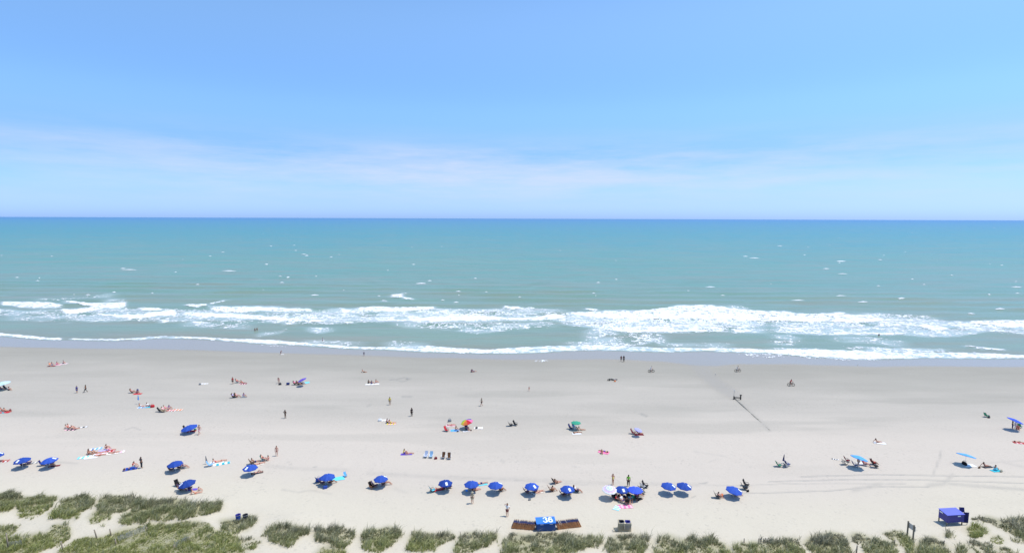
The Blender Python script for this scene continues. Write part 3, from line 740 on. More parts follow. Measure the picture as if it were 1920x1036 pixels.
def pose_mesh(pose, piece):
    key = (pose, piece)
    if key in _pm: return _pm[key]
    P = POSES[pose]
    if piece == 'body':
        J = {k: tuple(P[k]) + BODY_R[k] for k in P}
        me = skin_mesh('body', J, BODY_E, 'pelvis')
        bm = bmesh.new(); bm.from_mesh(me)
        def spike(base, d, side, r, ln, bend):
            """a two jointed finger"""
            up = d.cross(side).normalized()
            pts = [base, base + d * ln * .55, base + d * ln * .9 + up * bend * ln * .35]
            rings = []
            for p, q in zip(pts, (1, .85, .5)):
                rings.append([bm.verts.new(p + side * r * q * sx + up * r * q * sy) for sx, sy in ((1, 1), (-1, 1), (-1, -1), (1, -1))])
            for a, b in zip(rings[:-1], rings[1:]):
                for i in range(4): bm.faces.new((a[i], a[(i + 1) % 4], b[(i + 1) % 4], b[i]))
            bm.faces.new(rings[-1])
        for s_ in 'lr':
            w, h = Vector(P['w' + s_]), Vector(P['h' + s_]); d = (h - w).normalized()
            fore = (w - Vector(P['e' + s_])).normalized()
            side = d.cross(Vector((0.9 if s_ == 'l' else -0.9, .2, .4))).normalized()
            tip = h + d * .012
            for q, ln in ((-1.5, .062), (-.5, .075), (.5, .08), (1.5, .07)):
                spike(tip + side * q * .017, d, side, .0075, ln, .8)
            spike(h - d * .02 + side * .03, (d * .6 + side * .8).normalized(), d.cross(side).normalized(), .009, .055, .3)
        hd = Vector(P['head']); up = (Vector(P['top']) - Vector(P['neck'])).normalized()
        fwd = Vector((0, -1, 0)); 
        if abs(up.y) > .8: fwd = Vector((0, 0, 1 if pose != 'prone' else -1))
        fwd = (fwd - up * fwd.dot(up)).normalized(); sd = up.cross(fwd)
        nb = hd + fwd * .085
        a_, b_, c_, d_ = [bm.verts.new(p) for p in (nb + up * .03, nb - up * .02 + sd * .016, nb - up * .02 - sd * .016, nb - up * .015 + fwd * .028)]
        bm.faces.new((a_, b_, d_)); bm.faces.new((a_, d_, c_)); bm.faces.new((b_, c_, d_))
        for sg in (1, -1):                       # ears
            eb = hd + sd * .083 * sg
            vs = [bm.verts.new(eb + fwd * x + up * y + sd * sg * z) for x, y, z in ((.015, .03, 0), (.015, -.03, 0), (-.02, -.02, .018), (-.02, .03, .02))]
            bm.faces.new(vs)
        bm.to_mesh(me); bm.free()
        for p in me.polygons: p.use_smooth = True
    elif piece == 'hair':
        hd, tp, nk = Vector(P['head']), Vector(P['top']), Vector(P['neck'])
        up = (tp - nk).normalized(); fwd = Vector((0, -1, 0))
        if abs(up.y) > .8: fwd = Vector((0, 0, 1 if pose != 'prone' else -1))
        fwd = (fwd - up * fwd.dot(up)).normalized()
        a = hd + up * .055 + fwd * -.005; b = hd + up * .02 - fwd * .045; c = hd - up * .06 - fwd * .06
        me = skin_mesh('hair', {'a': tuple(a) + (.092, .10), 'b': tuple(b) + (.088, .088), 'c': tuple(c) + (.06, .05)}, [('a', 'b'), ('b', 'c')], 'b')
    elif piece == 'hat':
        mb = MB(); mb.lathe([(.0, .15), (.07, .15), (.10, .11), (.11, .05), (.22, .02), (.22, .012), (.11, .03)], 14)
        me = mb.mesh('hat', None, True)
        hd, tp, nk = Vector(P['head']), Vector(P['top']), Vector(P['neck'])
        up = (tp - nk).normalized()
        me.transform(Matrix.Translation(hd + up * .03) @ up.to_track_quat('Z', 'Y').to_matrix().to_4x4())
    elif piece == 'shirt':
        J = {k: tuple(P[k]) + tuple(r * 1.13 + .012 for r in BODY_R[k]) for k in ('pelvis', 'spine', 'chest', 'sl', 'sr')}
        J['pelvis'] = jmix(P, 'pelvis', 'spine', .25) + (.165, .13)
        J['ml'] = jmix(P, 'sl', 'el', .62) + (.07, .065); J['mr'] = jmix(P, 'sr', 'er', .62) + (.07, .065)
        J['nk'] = jmix(P, 'chest', 'neck', .45) + (.09, .08)
        me = skin_mesh('shirt', J, [('pelvis', 'spine'), ('spine', 'chest'), ('chest', 'nk'), ('chest', 'sl'), ('sl', 'ml'), ('chest', 'sr'), ('sr', 'mr')], 'chest')
    elif piece == 'shorts':
        J = {'pelvis': jmix(P, 'pelvis', 'spine', .2) + (.163, .13), 'pl': tuple(P['pl']) + (.12, .12), 'pr': tuple(P['pr']) + (.12, .12),
             'ml': jmix(P, 'pl', 'kl', .72) + (.095, .095), 'mr': jmix(P, 'pr', 'kr', .72) + (.095, .095)}
        me = skin_mesh('shorts', J, [('pelvis', 'pl'), ('pl', 'ml'), ('pelvis', 'pr'), ('pr', 'mr')], 'pelvis')
    elif piece == 'briefs':
        J = {'pelvis': jmix(P, 'pelvis', 'spine', .12) + (.163, .128), 'pl': jmix(P, 'pl', 'kl', .1) + (.115, .115), 'pr': jmix(P, 'pr', 'kr', .1) + (.115, .115)}
        me = skin_mesh('briefs', J, [('pelvis', 'pl'), ('pelvis', 'pr')], 'pelvis')
    elif piece == 'trousers':
        J = {'pelvis': jmix(P, 'pelvis', 'spine', .2) + (.163, .13), 'pl': tuple(P['pl']) + (.12, .12), 'pr': tuple(P['pr']) + (.12, .12),
             'kl': tuple(P['kl']) + (.08, .08), 'kr': tuple(P['kr']) + (.08, .08), 'ml': jmix(P, 'kl', 'al', .85) + (.065, .065), 'mr': jmix(P, 'kr', 'ar', .85) + (.065, .065)}
        me = skin_mesh('trousers', J, [('pelvis', 'pl'), ('pl', 'kl'), ('kl', 'ml'), ('pelvis', 'pr'), ('pr', 'kr'), ('kr', 'mr')], 'pelvis')
    elif piece == 'bikini_top':
        J = {'a': jmix(P, 'spine', 'chest', .6) + (.168, .122), 'b': tuple(P['chest'][i] + (P['chest'][i] - P['spine'][i]) * .05 for i in range(3)) + (.172, .125)}
        me = skin_mesh('bikini_top', J, [('a', 'b')], 'a')
    elif piece == 'swimsuit':
        J = {k: tuple(P[k]) + tuple(r * 1.1 + .008 for r in BODY_R[k]) for k in ('pelvis', 'spine', 'chest')}
        J['pl'] = jmix(P, 'pl', 'kl', .1) + (.113, .113); J['pr'] = jmix(P, 'pr', 'kr', .1) + (.113, .113)
        me = skin_mesh('swimsuit', J, [('pelvis', 'spine'), ('spine', 'chest'), ('pelvis', 'pl'), ('pelvis', 'pr')], 'pelvis')
    _pm[key] = me
    return me
_mv = {}
def with_mat(me, m):
    key = (me.name, m.name)
    if key not in _mv:
        c = me.copy(); c.materials.clear(); c.materials.append(m); _mv[key] = c
    return _mv[key]
def person(u, v, pose, yaw, wear, label, sk=0, hair='hair', size=1.0, lift=0.0, at=None, group=None, hat=None):
    """wear: 'piece:colour' words; at: a world point instead of a pixel"""
    p = gp(u, v) if at is None else Vector(at)
    o = thing('person', p + Vector((0, 0, lift)), yaw, label, 'person', group, size)
    link('body', with_mat(pose_mesh(pose, 'body'), skin(sk)), o)
    link('hair', with_mat(pose_mesh(pose, 'hair'), mat(hair + '_strands', C[hair], .6, .2, 20)), o)
    for w in wear.split():
        a, c = w.split(':')
        link(a, with_mat(pose_mesh(pose, a), cloth(c)), o)
    if hat: link('hat', with_mat(pose_mesh(pose, 'hat'), cloth(hat)), o)
    return o

# ================================================================== THINGS ON THE BEACH
_pc = {}
def cached(key, fn):
    if key not in _pc: _pc[key] = fn()
    return _pc[key]
def gore_canopy(n, r, rise, color, valance=.10, ring_mats=None, a0=0.0):
    mb = MB(); K = 6
    def pt(i, t):                               # rib profile, with the cloth sagging between the ribs
        ang = a0 + 2 * math.pi * i / (n * 2)
        rr_ = r * t * (1.0 if i % 2 == 0 else math.cos(math.pi / n) * (1 - .035 * t))
        z = rise * (1 - t ** 1.7) - (0 if i % 2 == 0 else .03 * r * t * (1 - t * .3)) - rise * .4
        return (rr_ * math.cos(ang), rr_ * math.sin(ang), z)
    for i in range(2 * n):
        for k in range(K):
            t0, t1 = k / K, (k + 1) / K
            q = [pt(i, t0), pt(i, t1), pt(i + 1, t1), pt(i + 1, t0)]
            m_ = ring_mats[k] if ring_mats else None
            if k == 0: mb.add([q[0], q[1], q[2]], [(0, 1, 2)], m_)
            else: mb.add(q, [(0, 1, 2, 3)], m_)
        if valance:
            a, b = pt(i, 1), pt(i + 1, 1)
            dz = valance * (1.0 if i % 2 == 0 else .8), valance * (.8 if i % 2 == 0 else 1.0)
            mb.add([a, b, (b[0] * 1.01, b[1] * 1.01, b[2] - dz[1]), (a[0] * 1.01, a[1] * 1.01, a[2] - dz[0])], [(3, 2, 1, 0)], ring_mats[-1] if ring_mats else None)
    me = mb.mesh('canopy', color)
    bm = bmesh.new(); bm.from_mesh(me); bmesh.ops.remove_doubles(bm, verts=bm.verts, dist=1e-4); bm.to_mesh(me); bm.free()
    return me
RAINBOW = ['blue', 'sky', 'green', 'lime', 'yellow', 'orange', 'red', 'pink']
def umbrella(u, v, label, color='blue', r=1.07, hc=1.40, tilt=(0, 0), patch=None, rise=.48, group=None, n=8, canopy='plain', pole_col='white', lean=0.0, spin=None):
    """(u, v): where the photograph shows the middle of the canopy; hc: its height over the sand;
    tilt: (degrees, compass of the lower side, 0 = +X, 90 = +Y); patch: angle of the printed patch, in the same compass"""
    x, y = on_plane(u, v, hc)
    for _ in range(10):
        x, y = on_plane(u, v, tz(x, y) + hc)
    g = Vector((x, y, tz(x, y)))
    ta, td = R(tilt[0]), R(tilt[1])
    axis = Vector((-math.sin(td), math.cos(td), 0))
    Mt = Matrix.Rotation(ta, 4, axis)
    head = Vector((0, 0, hc))                                 # canopy centre relative to g
    nz = Mt.to_3x3() @ Vector((0, 0, 1))
    lowp = head - nz * .30
    foot = Vector((lowp.x - math.cos(td) * 0.0, lowp.y, 0))
    base = g + Vector((foot.x, foot.y, 0)); base.z = tz(base.x, base.y)
    o = thing('beach_umbrella', base, 0, label, 'umbrella', group)
    off_ = g - base
    hub = off_ + head
    low = off_ + lowp
    mb = MB(); mb.tube([(0, 0, -.25), low, hub + nz * (rise * .6)], .02, 6); link('pole', mb.mesh('pole', plastic(pole_col), True), o)
    rot = Mt.to_euler()
    sp = R(spin if spin is not None else random.uniform(0, 45))
    fade = 1.0
    if color == 'blue':                                       # sun bleached by different amounts
        fade = (0.82, 1.0, 1.0, 1.18, 1.35)[int(abs(u) * 7) % 5]
    cm = mat(color + '_canopy', tuple(c * fade + .012 * (fade - 1) for c in C[color]), 0.75, 0.10, 2.0, 0.25, 0.18)
    if canopy == 'rainbow':
        base_me = gore_canopy(8, r, rise, None, .0)
        bm = bmesh.new(); bm.from_mesh(base_me)
        for gi in range(8):
            mbp = MB(); vs = []
            me = gore_canopy(8, r, rise, None, .08, a0=sp)
            b2 = bmesh.new(); b2.from_mesh(me)
            a_lo = sp + 2 * math.pi * gi / 8
            kill = []
            for f in b2.faces:
                c_ = f.calc_center_median(); an = (math.atan2(c_.y, c_.x) - a_lo) % (2 * math.pi)
                if an > math.pi / 4: kill.append(f)
            bmesh.ops.delete(b2, geom=kill, context='FACES'); b2.to_mesh(me); b2.free()
            me.materials.append(mat(RAINBOW[gi] + '_canopy', C[RAINBOW[gi]], 0.75, 0.07, 3.0, 0.25, 0.18))
            link('canopy_panel', me, o, hub, rot)
        bm.free()
    elif canopy == 'rings':
        ms_ = [mat(c_ + '_canopy', C[c_], 0.75, 0.07, 3.0, 0.25, 0.18) for c_ in ('white', 'lavender', 'white', 'lavender', 'palepink', 'white')]
        ms_[4] = mat('pale_pink_canopy', (.78, .55, .66), .75, .1, 3, .25, .18); ms_[1] = mat('pale_mint_canopy', (.50, .66, .74), .75, .1, 9, .25, .18); ms_[3] = mat('pale_lilac_canopy', (.60, .56, .78), .75, .1, 9, .25, .18)
        link('canopy', gore_canopy(n, r, rise, None, .08, ms_, sp), o, hub, rot)
    else:
        link('canopy', cached(('can', color, fade, round(r, 2), round(rise, 2), n), lambda: gore_canopy(n, r, rise, cm)), o, hub, (Mt @ Matrix.Rotation(sp, 4, 'Z')).to_euler())
    def ribs():
        q = MB()
        for i in range(n):
            a = 2 * math.pi * i / n
            q.tube([(r * t * math.cos(a), r * t * math.sin(a), rise * (1 - t ** 1.7) - rise * .4 - .012) for t in (.05, .35, .65, 1.0)], .006, 4)
            q.tube([(0, 0, -.22 * r), (r * .5 * math.cos(a), r * .5 * math.sin(a), rise * (1 - .5 ** 1.7) - rise * .4 - .02)], .005, 4)
        return q.mesh('ribs', plastic('white'))
    link('ribs', cached(('ribs', round(r, 2), round(rise, 2), n), ribs), o, hub, (Mt @ Matrix.Rotation(sp, 4, 'Z')).to_euler())
    link('finial', cached('finial', lambda: MB().lathe([(.0, .07), (.018, .06), (.022, .03), (.035, .02), (.035, 0), (0, 0)], 8).mesh('finial', plastic('white'), True)), o,
         hub + nz * (rise * .6), rot)
    if patch is not None:
        def pm():
            q = MB(); W_, H0, H1 = .16, .42, .84
            zf = lambda t: rise * (1 - t ** 1.7) - rise * .4 + .012
            q.add([(H0 * r, -W_, zf(H0)), (H1 * r, -W_, zf(H1)), (H1 * r, W_, zf(H1)), (H0 * r, W_, zf(H0))], [(0, 1, 2, 3)], mat('white_print', (.88, .89, .92), .8, .04, 4, .2))
            for k_, (a_, b_) in enumerate(((.55, .60), (.66, .69), (.74, .77))):        # rows of small print, too small to read
                for j_ in range(3):
                    y0_ = -W_ * .7 + j_ * W_ * .5
                    q.add([(a_ * r, y0_, zf(a_) + .004), (b_ * r, y0_, zf(b_) + .004), (b_ * r, y0_ + W_ * .38, zf(b_) + .004), (a_ * r, y0_ + W_ * .38, zf(a_) + .004)], [(0, 1, 2, 3)], mat('pale_blue_print', (.60, .68, .86), .8, .04, 4, .2))
            return q.mesh('printed_patch')
        link('printed_patch', cached(('patch', round(r, 2), round(rise, 2)), pm), o, hub, (Mt @ Matrix.Rotation(R(patch), 4, 'Z')).to_euler())
    return o

def chair(u, v, yaw, label, color='navy', frame='greywood', group=None, at=None, size=1.0):
    p = gp(u, v) if at is None else Vector(at)
    o = thing('beach_chair', p, yaw, label, 'chair', group, size)
    fm = plastic(frame) if frame in ('white', 'steel', 'black') else mat(frame, C[frame], .7, .2, 12)
    def seat(): 
        q = MB(); q.add([(-.26, -.30, .33), (.26, -.30, .33), (.26, -.02, .27), (-.26, -.02, .27), (.26, .22, .25), (-.26, .22, .25),
                         (-.26, -.30, .315), (.26, -.30, .315), (.26, -.02, .255), (-.26, -.02, .255), (.26, .22, .235), (-.26, .22, .235)],
                        [(0, 1, 2, 3), (3, 2, 4, 5), (6, 9, 8, 7), (9, 11, 10, 8), (0, 6, 7, 1), (5, 4, 10, 11), (1, 7, 8, 2), (2, 8, 10, 4), (0, 3, 9, 6), (3, 5, 11, 9)]); return q.mesh('seat', cloth(color))
    def back():
        q = MB(); q.add([(-.26, .22, .25), (.26, .22, .25), (.26, .42, .55), (-.26, .42, .55), (.26, .58, .92), (-.26, .58, .92),
                         (-.26, .24, .24), (.26, .24, .24), (.26, .44, .54), (-.26, .44, .54), (.26, .60, .92), (-.26, .60, .92)],
                        [(0, 1, 2, 3), (3, 2, 4, 5), (6, 9, 8, 7), (9, 11, 10, 8), (5, 4, 10, 11), (1, 7, 8, 2), (2, 8, 10, 4), (0, 3, 9, 6), (3, 5, 11, 9)]); return q.mesh('backrest', cloth(color))
    def leg(sx, front):
        return lambda: (MB().tube([(sx * .29, .42, .46), (sx * .29, -.34, 0)], .017, 6) if front else MB().tube([(sx * .27, -.32, .34), (sx * .27, .40, 0)], .017, 6)).mesh('leg', fm)
    def arm(sx): return lambda: MB().box((sx * .31, .08, .50), (.06, .56, .03)).mesh('armrest', fm)
    def bf():
        q = MB(); q.tube([(-.28, .21, .22), (-.28, .60, .95), (.28, .60, .95), (.28, .21, .22)], .016, 6); q.tube([(-.28, .22, .24), (-.28, -.33, .34), (.28, -.33, .34), (.28, .22, .24)], .016, 6)
        for sx in (-1, 1): q.tube([(sx * .31, -.16, .49), (sx * .28, -.12, .12)], .014, 5)
        return q.mesh('frame', fm)
    link('seat', cached(('seat', color), seat), o); link('backrest', cached(('back', color), back), o)
    for sx in (-1, 1):
        for f in (0, 1): link('leg', cached(('leg', sx, f, frame), leg(sx, f)), o)
        link('armrest', cached(('arm', sx, frame), arm(sx)), o)
    link('frame', cached(('cf', frame), bf), o)
    return o

def towel(u, v, yaw, label, color='white', c2=None, w=.9, l=1.7, group=None, lift=0.0):
    p = gp(u, v)
    o = thing('beach_towel', p, yaw, label, 'towel', group)
    M = Matrix.Rotation(R(yaw), 3, 'Z')
    q = MB(); nx, ny = 6, 12; rg = random.Random(int(u * 7 + v)); ph = rg.uniform(0, 6)
    vs = []
    for lay in (0, 1):
        for j in range(ny + 1):
            for i in range(nx + 1):
                x_ = (i / nx - .5) * w; y_ = (j / ny - .5) * l
                x_ += .02 * math.sin(y_ * 5 + ph); y_ += .03 * math.sin(x_ * 6 + ph)
                wv = M @ Vector((x_, y_, 0))
                z_ = tz(p.x + wv.x, p.y + wv.y) - p.z + .035 + .012 * math.sin(x_ * 9 + ph) * math.cos(y_ * 7 + 2 * ph) + lift - lay * .012
                vs.append((x_, y_, z_))
    nb = (nx + 1) * (ny + 1)
    for j in range(ny):
        for i in range(nx):
            a = j * (nx + 1) + i
            mm = cloth(c2) if (c2 and (j // 2) % 2) else cloth(color)
            q.add([vs[a], vs[a + 1], vs[a + nx + 2], vs[a + nx + 1]], [(0, 1, 2, 3)], mm)
            q.add([vs[nb + a], vs[nb + a + 1], vs[nb + a + nx + 2], vs[nb + a + nx + 1]], [(3, 2, 1, 0)], mm)
    link('cloth', q.mesh('cloth'), o)
    # folded over hem at each end
    hm = MB()
    for sy in (-1, 1): hm.box((0, sy * l / 2 * .985, vs[0][2] + .004 - 0 * lift), (w * .98, .04, .012))
    link('hem', hm.mesh('hem', cloth(c2 or color)), o)
    return o
def bag(u, v, label, color='black', size=1.0, yaw=20, cat='bag'):
    o = thing('beach_bag', gp(u, v), yaw, label, cat, None, size)
    q = MB(); prof = [(.24, .12, 0.0), (.27, .15, .12), (.25, .12, .28), (.22, .05, .36)]
    vs = []; fs = []
    for (a, b, z) in prof:
        for k in range(12):
            t = 2 * math.pi * k / 12; vs.append((a * math.copysign(abs(math.cos(t)) ** .6, math.cos(t)), b * math.copysign(abs(math.sin(t)) ** .6, math.sin(t)), z))
    for i in range(3):
        for k in range(12): fs.append((i * 12 + k, i * 12 + (k + 1) % 12, (i + 1) * 12 + (k + 1) % 12, (i + 1) * 12 + k))
    fs.append(tuple(range(11, -1, -1))); fs.append(tuple(36 + k for k in range(12))); q.add(vs, fs)
    link('body', q.mesh('body', cloth(color), True), o)
    for sy in (-1, 1):
        link('handle', MB().tube([(-.12, sy * .05, .34), (-.09, sy * .07, .50), (.09, sy * .07, .50), (.12, sy * .05, .34)], .012, 5).mesh('handle', cloth(color)), o)
    return o
def cooler(u, v, label, color='blue', lid='white', yaw=15, size=1.0):
    o = thing('cooler', gp(u, v), yaw, label, 'cooler', None, size)
    link('body', MB().box((0, 0, .17), (.52, .32, .34), taper=1.04).mesh('body', plastic(color)), o)
    link('lid', MB().box((0, 0, .375), (.56, .36, .06), taper=.93).mesh('lid', plastic(lid)), o)
    for sx in (-1, 1): link('handle', MB().tube([(sx * .27, -.10, .26), (sx * .32, -.08, .24), (sx * .32, .08, .24), (sx * .27, .10, .26)], .012, 5).mesh('handle', plastic(lid)), o)
    return o
def furled(u, v, label, color, h=2.0, lean=(0, 0)):
    o = thing('furled_umbrella', gp(u, v), 0, label, 'umbrella')
    o.rotation_euler = (R(lean[0]), R(lean[1]), 0)
    link('pole', MB().tube([(0, 0, -.2), (0, 0, h)], .02, 6).mesh('pole', plastic('white')), o)
    q = MB(); n = 16; vs = []; fs = []
    pr = [(.03, h - .02), (.07, h - .35), (.12, h - .8), (.16, h - 1.12), (.11, h - 1.15)]
    for r_, z in pr:
        for k in range(n):
            t = 2 * math.pi * k / n; rr_ = r_ * (1 if k % 2 else .6); vs.append((rr_ * math.cos(t), rr_ * math.sin(t), z))
    for i in range(len(pr) - 1):
        for k in range(n): fs.append(((i + 1) * n + k, (i + 1) * n + (k + 1) % n, i * n + (k + 1) % n, i * n + k))
    q.add(vs, fs); link('canopy', q.mesh('canopy', mat(color + '_canopy', C[color], 0.75, 0.07, 3.0, 0.25, 0.18)), o)
    link('finial', MB().lathe([(0, .06), (.02, .04), (.03, 0), (0, 0)], 8, (0, 0, h)).mesh('finial', plastic('white')), o)
    return o
def bicycle(u, v, yaw, label, frame='black', lying=None, at=None):
    p = gp(u, v) if at is None else at
    o = thing('bicycle', p, yaw, label, 'bicycle')
    if lying is not None:
        o.rotation_euler = (0, R(lying), R(yaw)); o.location.z += .12
    fm = plastic(frame); r = .34
    def ring(R_, r_, n=24, k=6):
        q = MB(); vs = []; fs = []
        for i in range(n):
            t = 2 * math.pi * i / n
            for j in range(k):
                s_ = 2 * math.pi * j / k; rr_ = R_ + r_ * math.cos(s_); vs.append((r_ * math.sin(s_), rr_ * math.cos(t), rr_ * math.sin(t)))
        for i in range(n):
            for j in range(k): fs.append((i * k + j, i * k + (j + 1) % k, ((i + 1) % n) * k + (j + 1) % k, ((i + 1) % n) * k + j))
        return q.add(vs, fs)
    for y_ in (-.53, .53):
        w = link('wheel', cached('rim', lambda: ring(.29, .018, 24, 4).mesh('rim', plastic('dark'))), o, (0, y_, r))
        link('tyre', cached('tyre', lambda: ring(.325, .05).mesh('tyre', mat('tyre_rubber', C['black'], .85, .1), True)), w)
        def spokes():
            q = MB()
            for i in range(14):
                t = 2 * math.pi * i / 14; q.tube([(.02 * (-1) ** i, 0, 0), (0, .29 * math.cos(t), .29 * math.sin(t))], .003, 3)
            return q.mesh('spokes', plastic('dark'))
        link('spokes', cached('spokes', spokes), w)
    q = MB(); BBt = (0, .08, .30)
    for a, b in (((0, .20, .82), BBt), (BBt, (0, -.36, .72)), ((0, .18, .72), (0, -.38, .82)), (BBt, (.05, .53, r)), (BBt, (-.05, .53, r)), ((0, .17, .74), (.05, .53, r)), ((0, .17, .74), (-.05, .53, r)),
                 ((0, -.35, .95), (0, -.40, .70)), ((.04, -.40, .70), (.05, -.53, r)), ((-.04, -.40, .70), (-.05, -.53, r))):
        q.tube([a, b], .032, 6)
    link('frame', q.mesh('frame', fm), o)
    link('handlebar', MB().tube([(-.30, -.24, 1.02), (-.24, -.36, 1.0), (0, -.38, .96), (.24, -.36, 1.0), (.30, -.24, 1.02)], .014, 6).mesh('handlebar', plastic('steel')), o)
    link('saddle', MB().box((0, .20, .86), (.16, .26, .06), taper=.7).mesh('saddle', mat('saddle_leather', C['dark'], .6)), o)
    link('crank', MB().tube([(.12, -.06, .34), (.05, -.05, .34), (.03, .08, .30), (-.03, .08, .30), (-.05, .17, .20), (-.12, .18, .20)], .012, 5).mesh('crank', plastic('steel')), o)
    return o

# ================================================================== BUILT THINGS BY THE DUNE
WD = mat('old_wood', (.27, .22, .155), .85, .3, 14.0)
CW = mat('crate_wood', (.46, .40, .27), .85, .25, 10.0)
# ---- the storage box marked 36
def number_box():
    a = gp(1006.5, 995.5); b = gp(1041.5, 994.5)
    mid = (a + b) / 2; w = (b - a).length
    yaw = math.degrees(math.atan2(b.y - a.y, b.x - a.x))
    o = thing('storage_box', (mid.x, mid.y, min(a.z, b.z) - .02), yaw, 'blue storage box with a white number 36 on its lid between stacked chairs', 'storage box')
    bl = mat('box_blue_paint', (.015, .075, .26), .5, .10, 2.0, .4); lidm = mat('lid_blue_paint', (.035, .19, .62), .45, .08, 2.0, .4)
    D, H0, H1 = 1.15, 1.12, 1.27
    q = MB()
    q.add([(-w/2, 0, 0), (w/2, 0, 0), (w/2, D, 0), (-w/2, D, 0), (-w/2, 0, H0), (w/2, 0, H0), (w/2, D, H1), (-w/2, D, H1)],
          [(3, 2, 1, 0), (0, 1, 5, 4), (1, 2, 6, 5), (2, 3, 7, 6), (3, 0, 4, 7), (4, 5, 6, 7)])
    link('body', q.mesh('body', bl), o)
    ang = math.atan2(H1 - H0, D); ld = D / math.cos(ang) + .08
    lid = link('lid', MB().box((0, 0, 0), (w + .10, ld, .045)).mesh('lid', lidm), o, (0, D / 2 - .01, (H0 + H1) / 2 + .025), (ang, 0, 0))
    link('lid_rim', MB().box((0, 0, 0), (w + .10, .03, .09)).mesh('lid_rim', lidm), o, (0, -.058, H0 - .03), (ang, 0, 0))
    for sx in (-.24, .26):
        link('hinge', MB().box((0, 0, 0), (.40, .02, .05)).mesh('hinge', plastic('white')), o, (sx * w, -.082, H0 - .10))
    for sx in (-1, 1): link('corner_board', MB().box((sx * (w/2 - .03), -.012, H0 * .47), (.07, .024, H0 * .93)).mesh('corner_board', bl), o)
    link('middle_board', MB().box((0, -.012, H0 * .47), (.06, .02, H0 * .93)).mesh('middle_board', bl), o)
    # the digits, drawn as brush strokes of changing width with ball ends
    def digit(x0, strokes, balls):
        q = MB(); lay = 0
        for pts in strokes:
            vs = []; fs = []
            for k_, (x_, y_, w_) in enumerate(pts):
                a_ = pts[max(k_ - 1, 0)]; b_ = pts[min(k_ + 1, len(pts) - 1)]
                d_ = Vector((b_[0] - a_[0], b_[1] - a_[1])).normalized(); n_ = Vector((-d_.y, d_.x))
                vs += [(x0 + x_ + n_.x * w_, y_ + n_.y * w_, lay), (x0 + x_ - n_.x * w_, y_ - n_.y * w_, lay)]
            fs = [(2 * k_ + 1, 2 * k_ + 3, 2 * k_ + 2, 2 * k_) for k_ in range(len(pts) - 1)]
            q.add(vs, fs); lay += .002
        for bx, by, br in balls:
            q.add([(x0 + bx + br * math.cos(t * .5236), by + br * math.sin(t * .5236), lay) for t in range(12)], [tuple(range(12))]); lay += .002
        return q.mesh('painted_number', plastic('white'))
    def arc(cx, cy, rx, ry, a0, a1, w0, w1, n=14):
        return [(cx + rx * math.cos(R(a0 + (a1 - a0) * k / n)), cy + ry * math.sin(R(a0 + (a1 - a0) * k / n)), w0 + (w1 - w0) * math.sin(math.pi * k / n)) for k in range(n + 1)]
    three = digit(0, [arc(0, .24, .20, .19, 155, -90, .035, .10), arc(0, -.20, .23, .23, 90, -155, .035, .11)], [(-.19, .26, .085), (-.21, -.24, .095)])
    six = digit(0, [arc(.02, -.17, .22, .26, 0, 360, .095, .095, 24), arc(.10, -.10, .33, .53, 75, 180, .04, .10)], [(.20, .28, .085)])
    for dx, me in ((-.30, three), (.36, six)):
        link('painted_number', me, o, (.10 * w + dx, D / 2 + .02, (H0 + H1) / 2 + .058), (ang, 0, 0))
    return o
number_box()
# ---- rental chairs folded and stacked on their edges either side of it
def folded_chair(p, yaw, lean, label, group):
    o = thing('folded_chair', p, yaw, label, 'folded chair', group)
    o.rotation_euler = Euler((0, R(lean), R(yaw)))
    wm = mat('oiled_wood', (.60, .28, .12), .6, .35, 6.0); cm = mat('faded_navy_sling', (.022, .028, .085), .85, .3, 5.0)
    def rail(y, tall): return lambda: MB().box((0, y, tall / 2 - .05), (.05, .045, tall + .1)).mesh('rail', wm)
    for y, tall in ((-.30, .93), (.30, 1.08)): link('rail', cached(('fr', y), rail(y, tall)), o)
    for z_ in (.80, .12): link('crossbar', cached(('fcb', z_), lambda: MB().box((0, 0, z_), (.04, .60, .05)).mesh('crossbar', wm)), o)
    link('sling', cached('fsl', lambda: MB().box((.012, 0, .54), (.115, .54, .80)).mesh('sling', cm)), o)
    link('leg_frame', cached('flf', lambda: MB().box((.055, -.27, .40), (.04, .04, .74)).box((.055, .27, .40), (.04, .04, .74)).box((.055, 0, .76), (.04, .5, .04)).mesh('leg_frame', wm)), o)
    return o
rl = random.Random(11)
for side, (u0, v0, u1, v1), n in (('left', (959, 990.0, 1000, 993.5), 24), ('right', (1047, 992.5, 1089, 987.5), 25)):
    a, b = gp(u0, v0), gp(u1, v1)
    a.y += .35; b.y += .35
    for i in range(n):
        t = i / (n - 1); p = a.lerp(b, t)
        p.z = tz(p.x, p.y) - .03
        lab = 'folded wooden rental chair with navy sling in the %s stack beside the box' % side
        if (side == 'left' and i == 0): lab = 'outermost folded wooden chair, at the far left end of the left stack'
        if (side == 'right' and i == n - 1): lab = 'outermost folded wooden chair, at the far right end of the right stack'
        folded_chair(p + Vector((0, rl.uniform(-.04, .04), rl.uniform(-.02, .03))), math.degrees(math.atan2(b.y - a.y, b.x - a.x)) + rl.uniform(-3, 3), (22 if side == 'left' else -26) + rl.uniform(-3, 3), lab,
                     'folded chairs stacked %s of the box' % side)
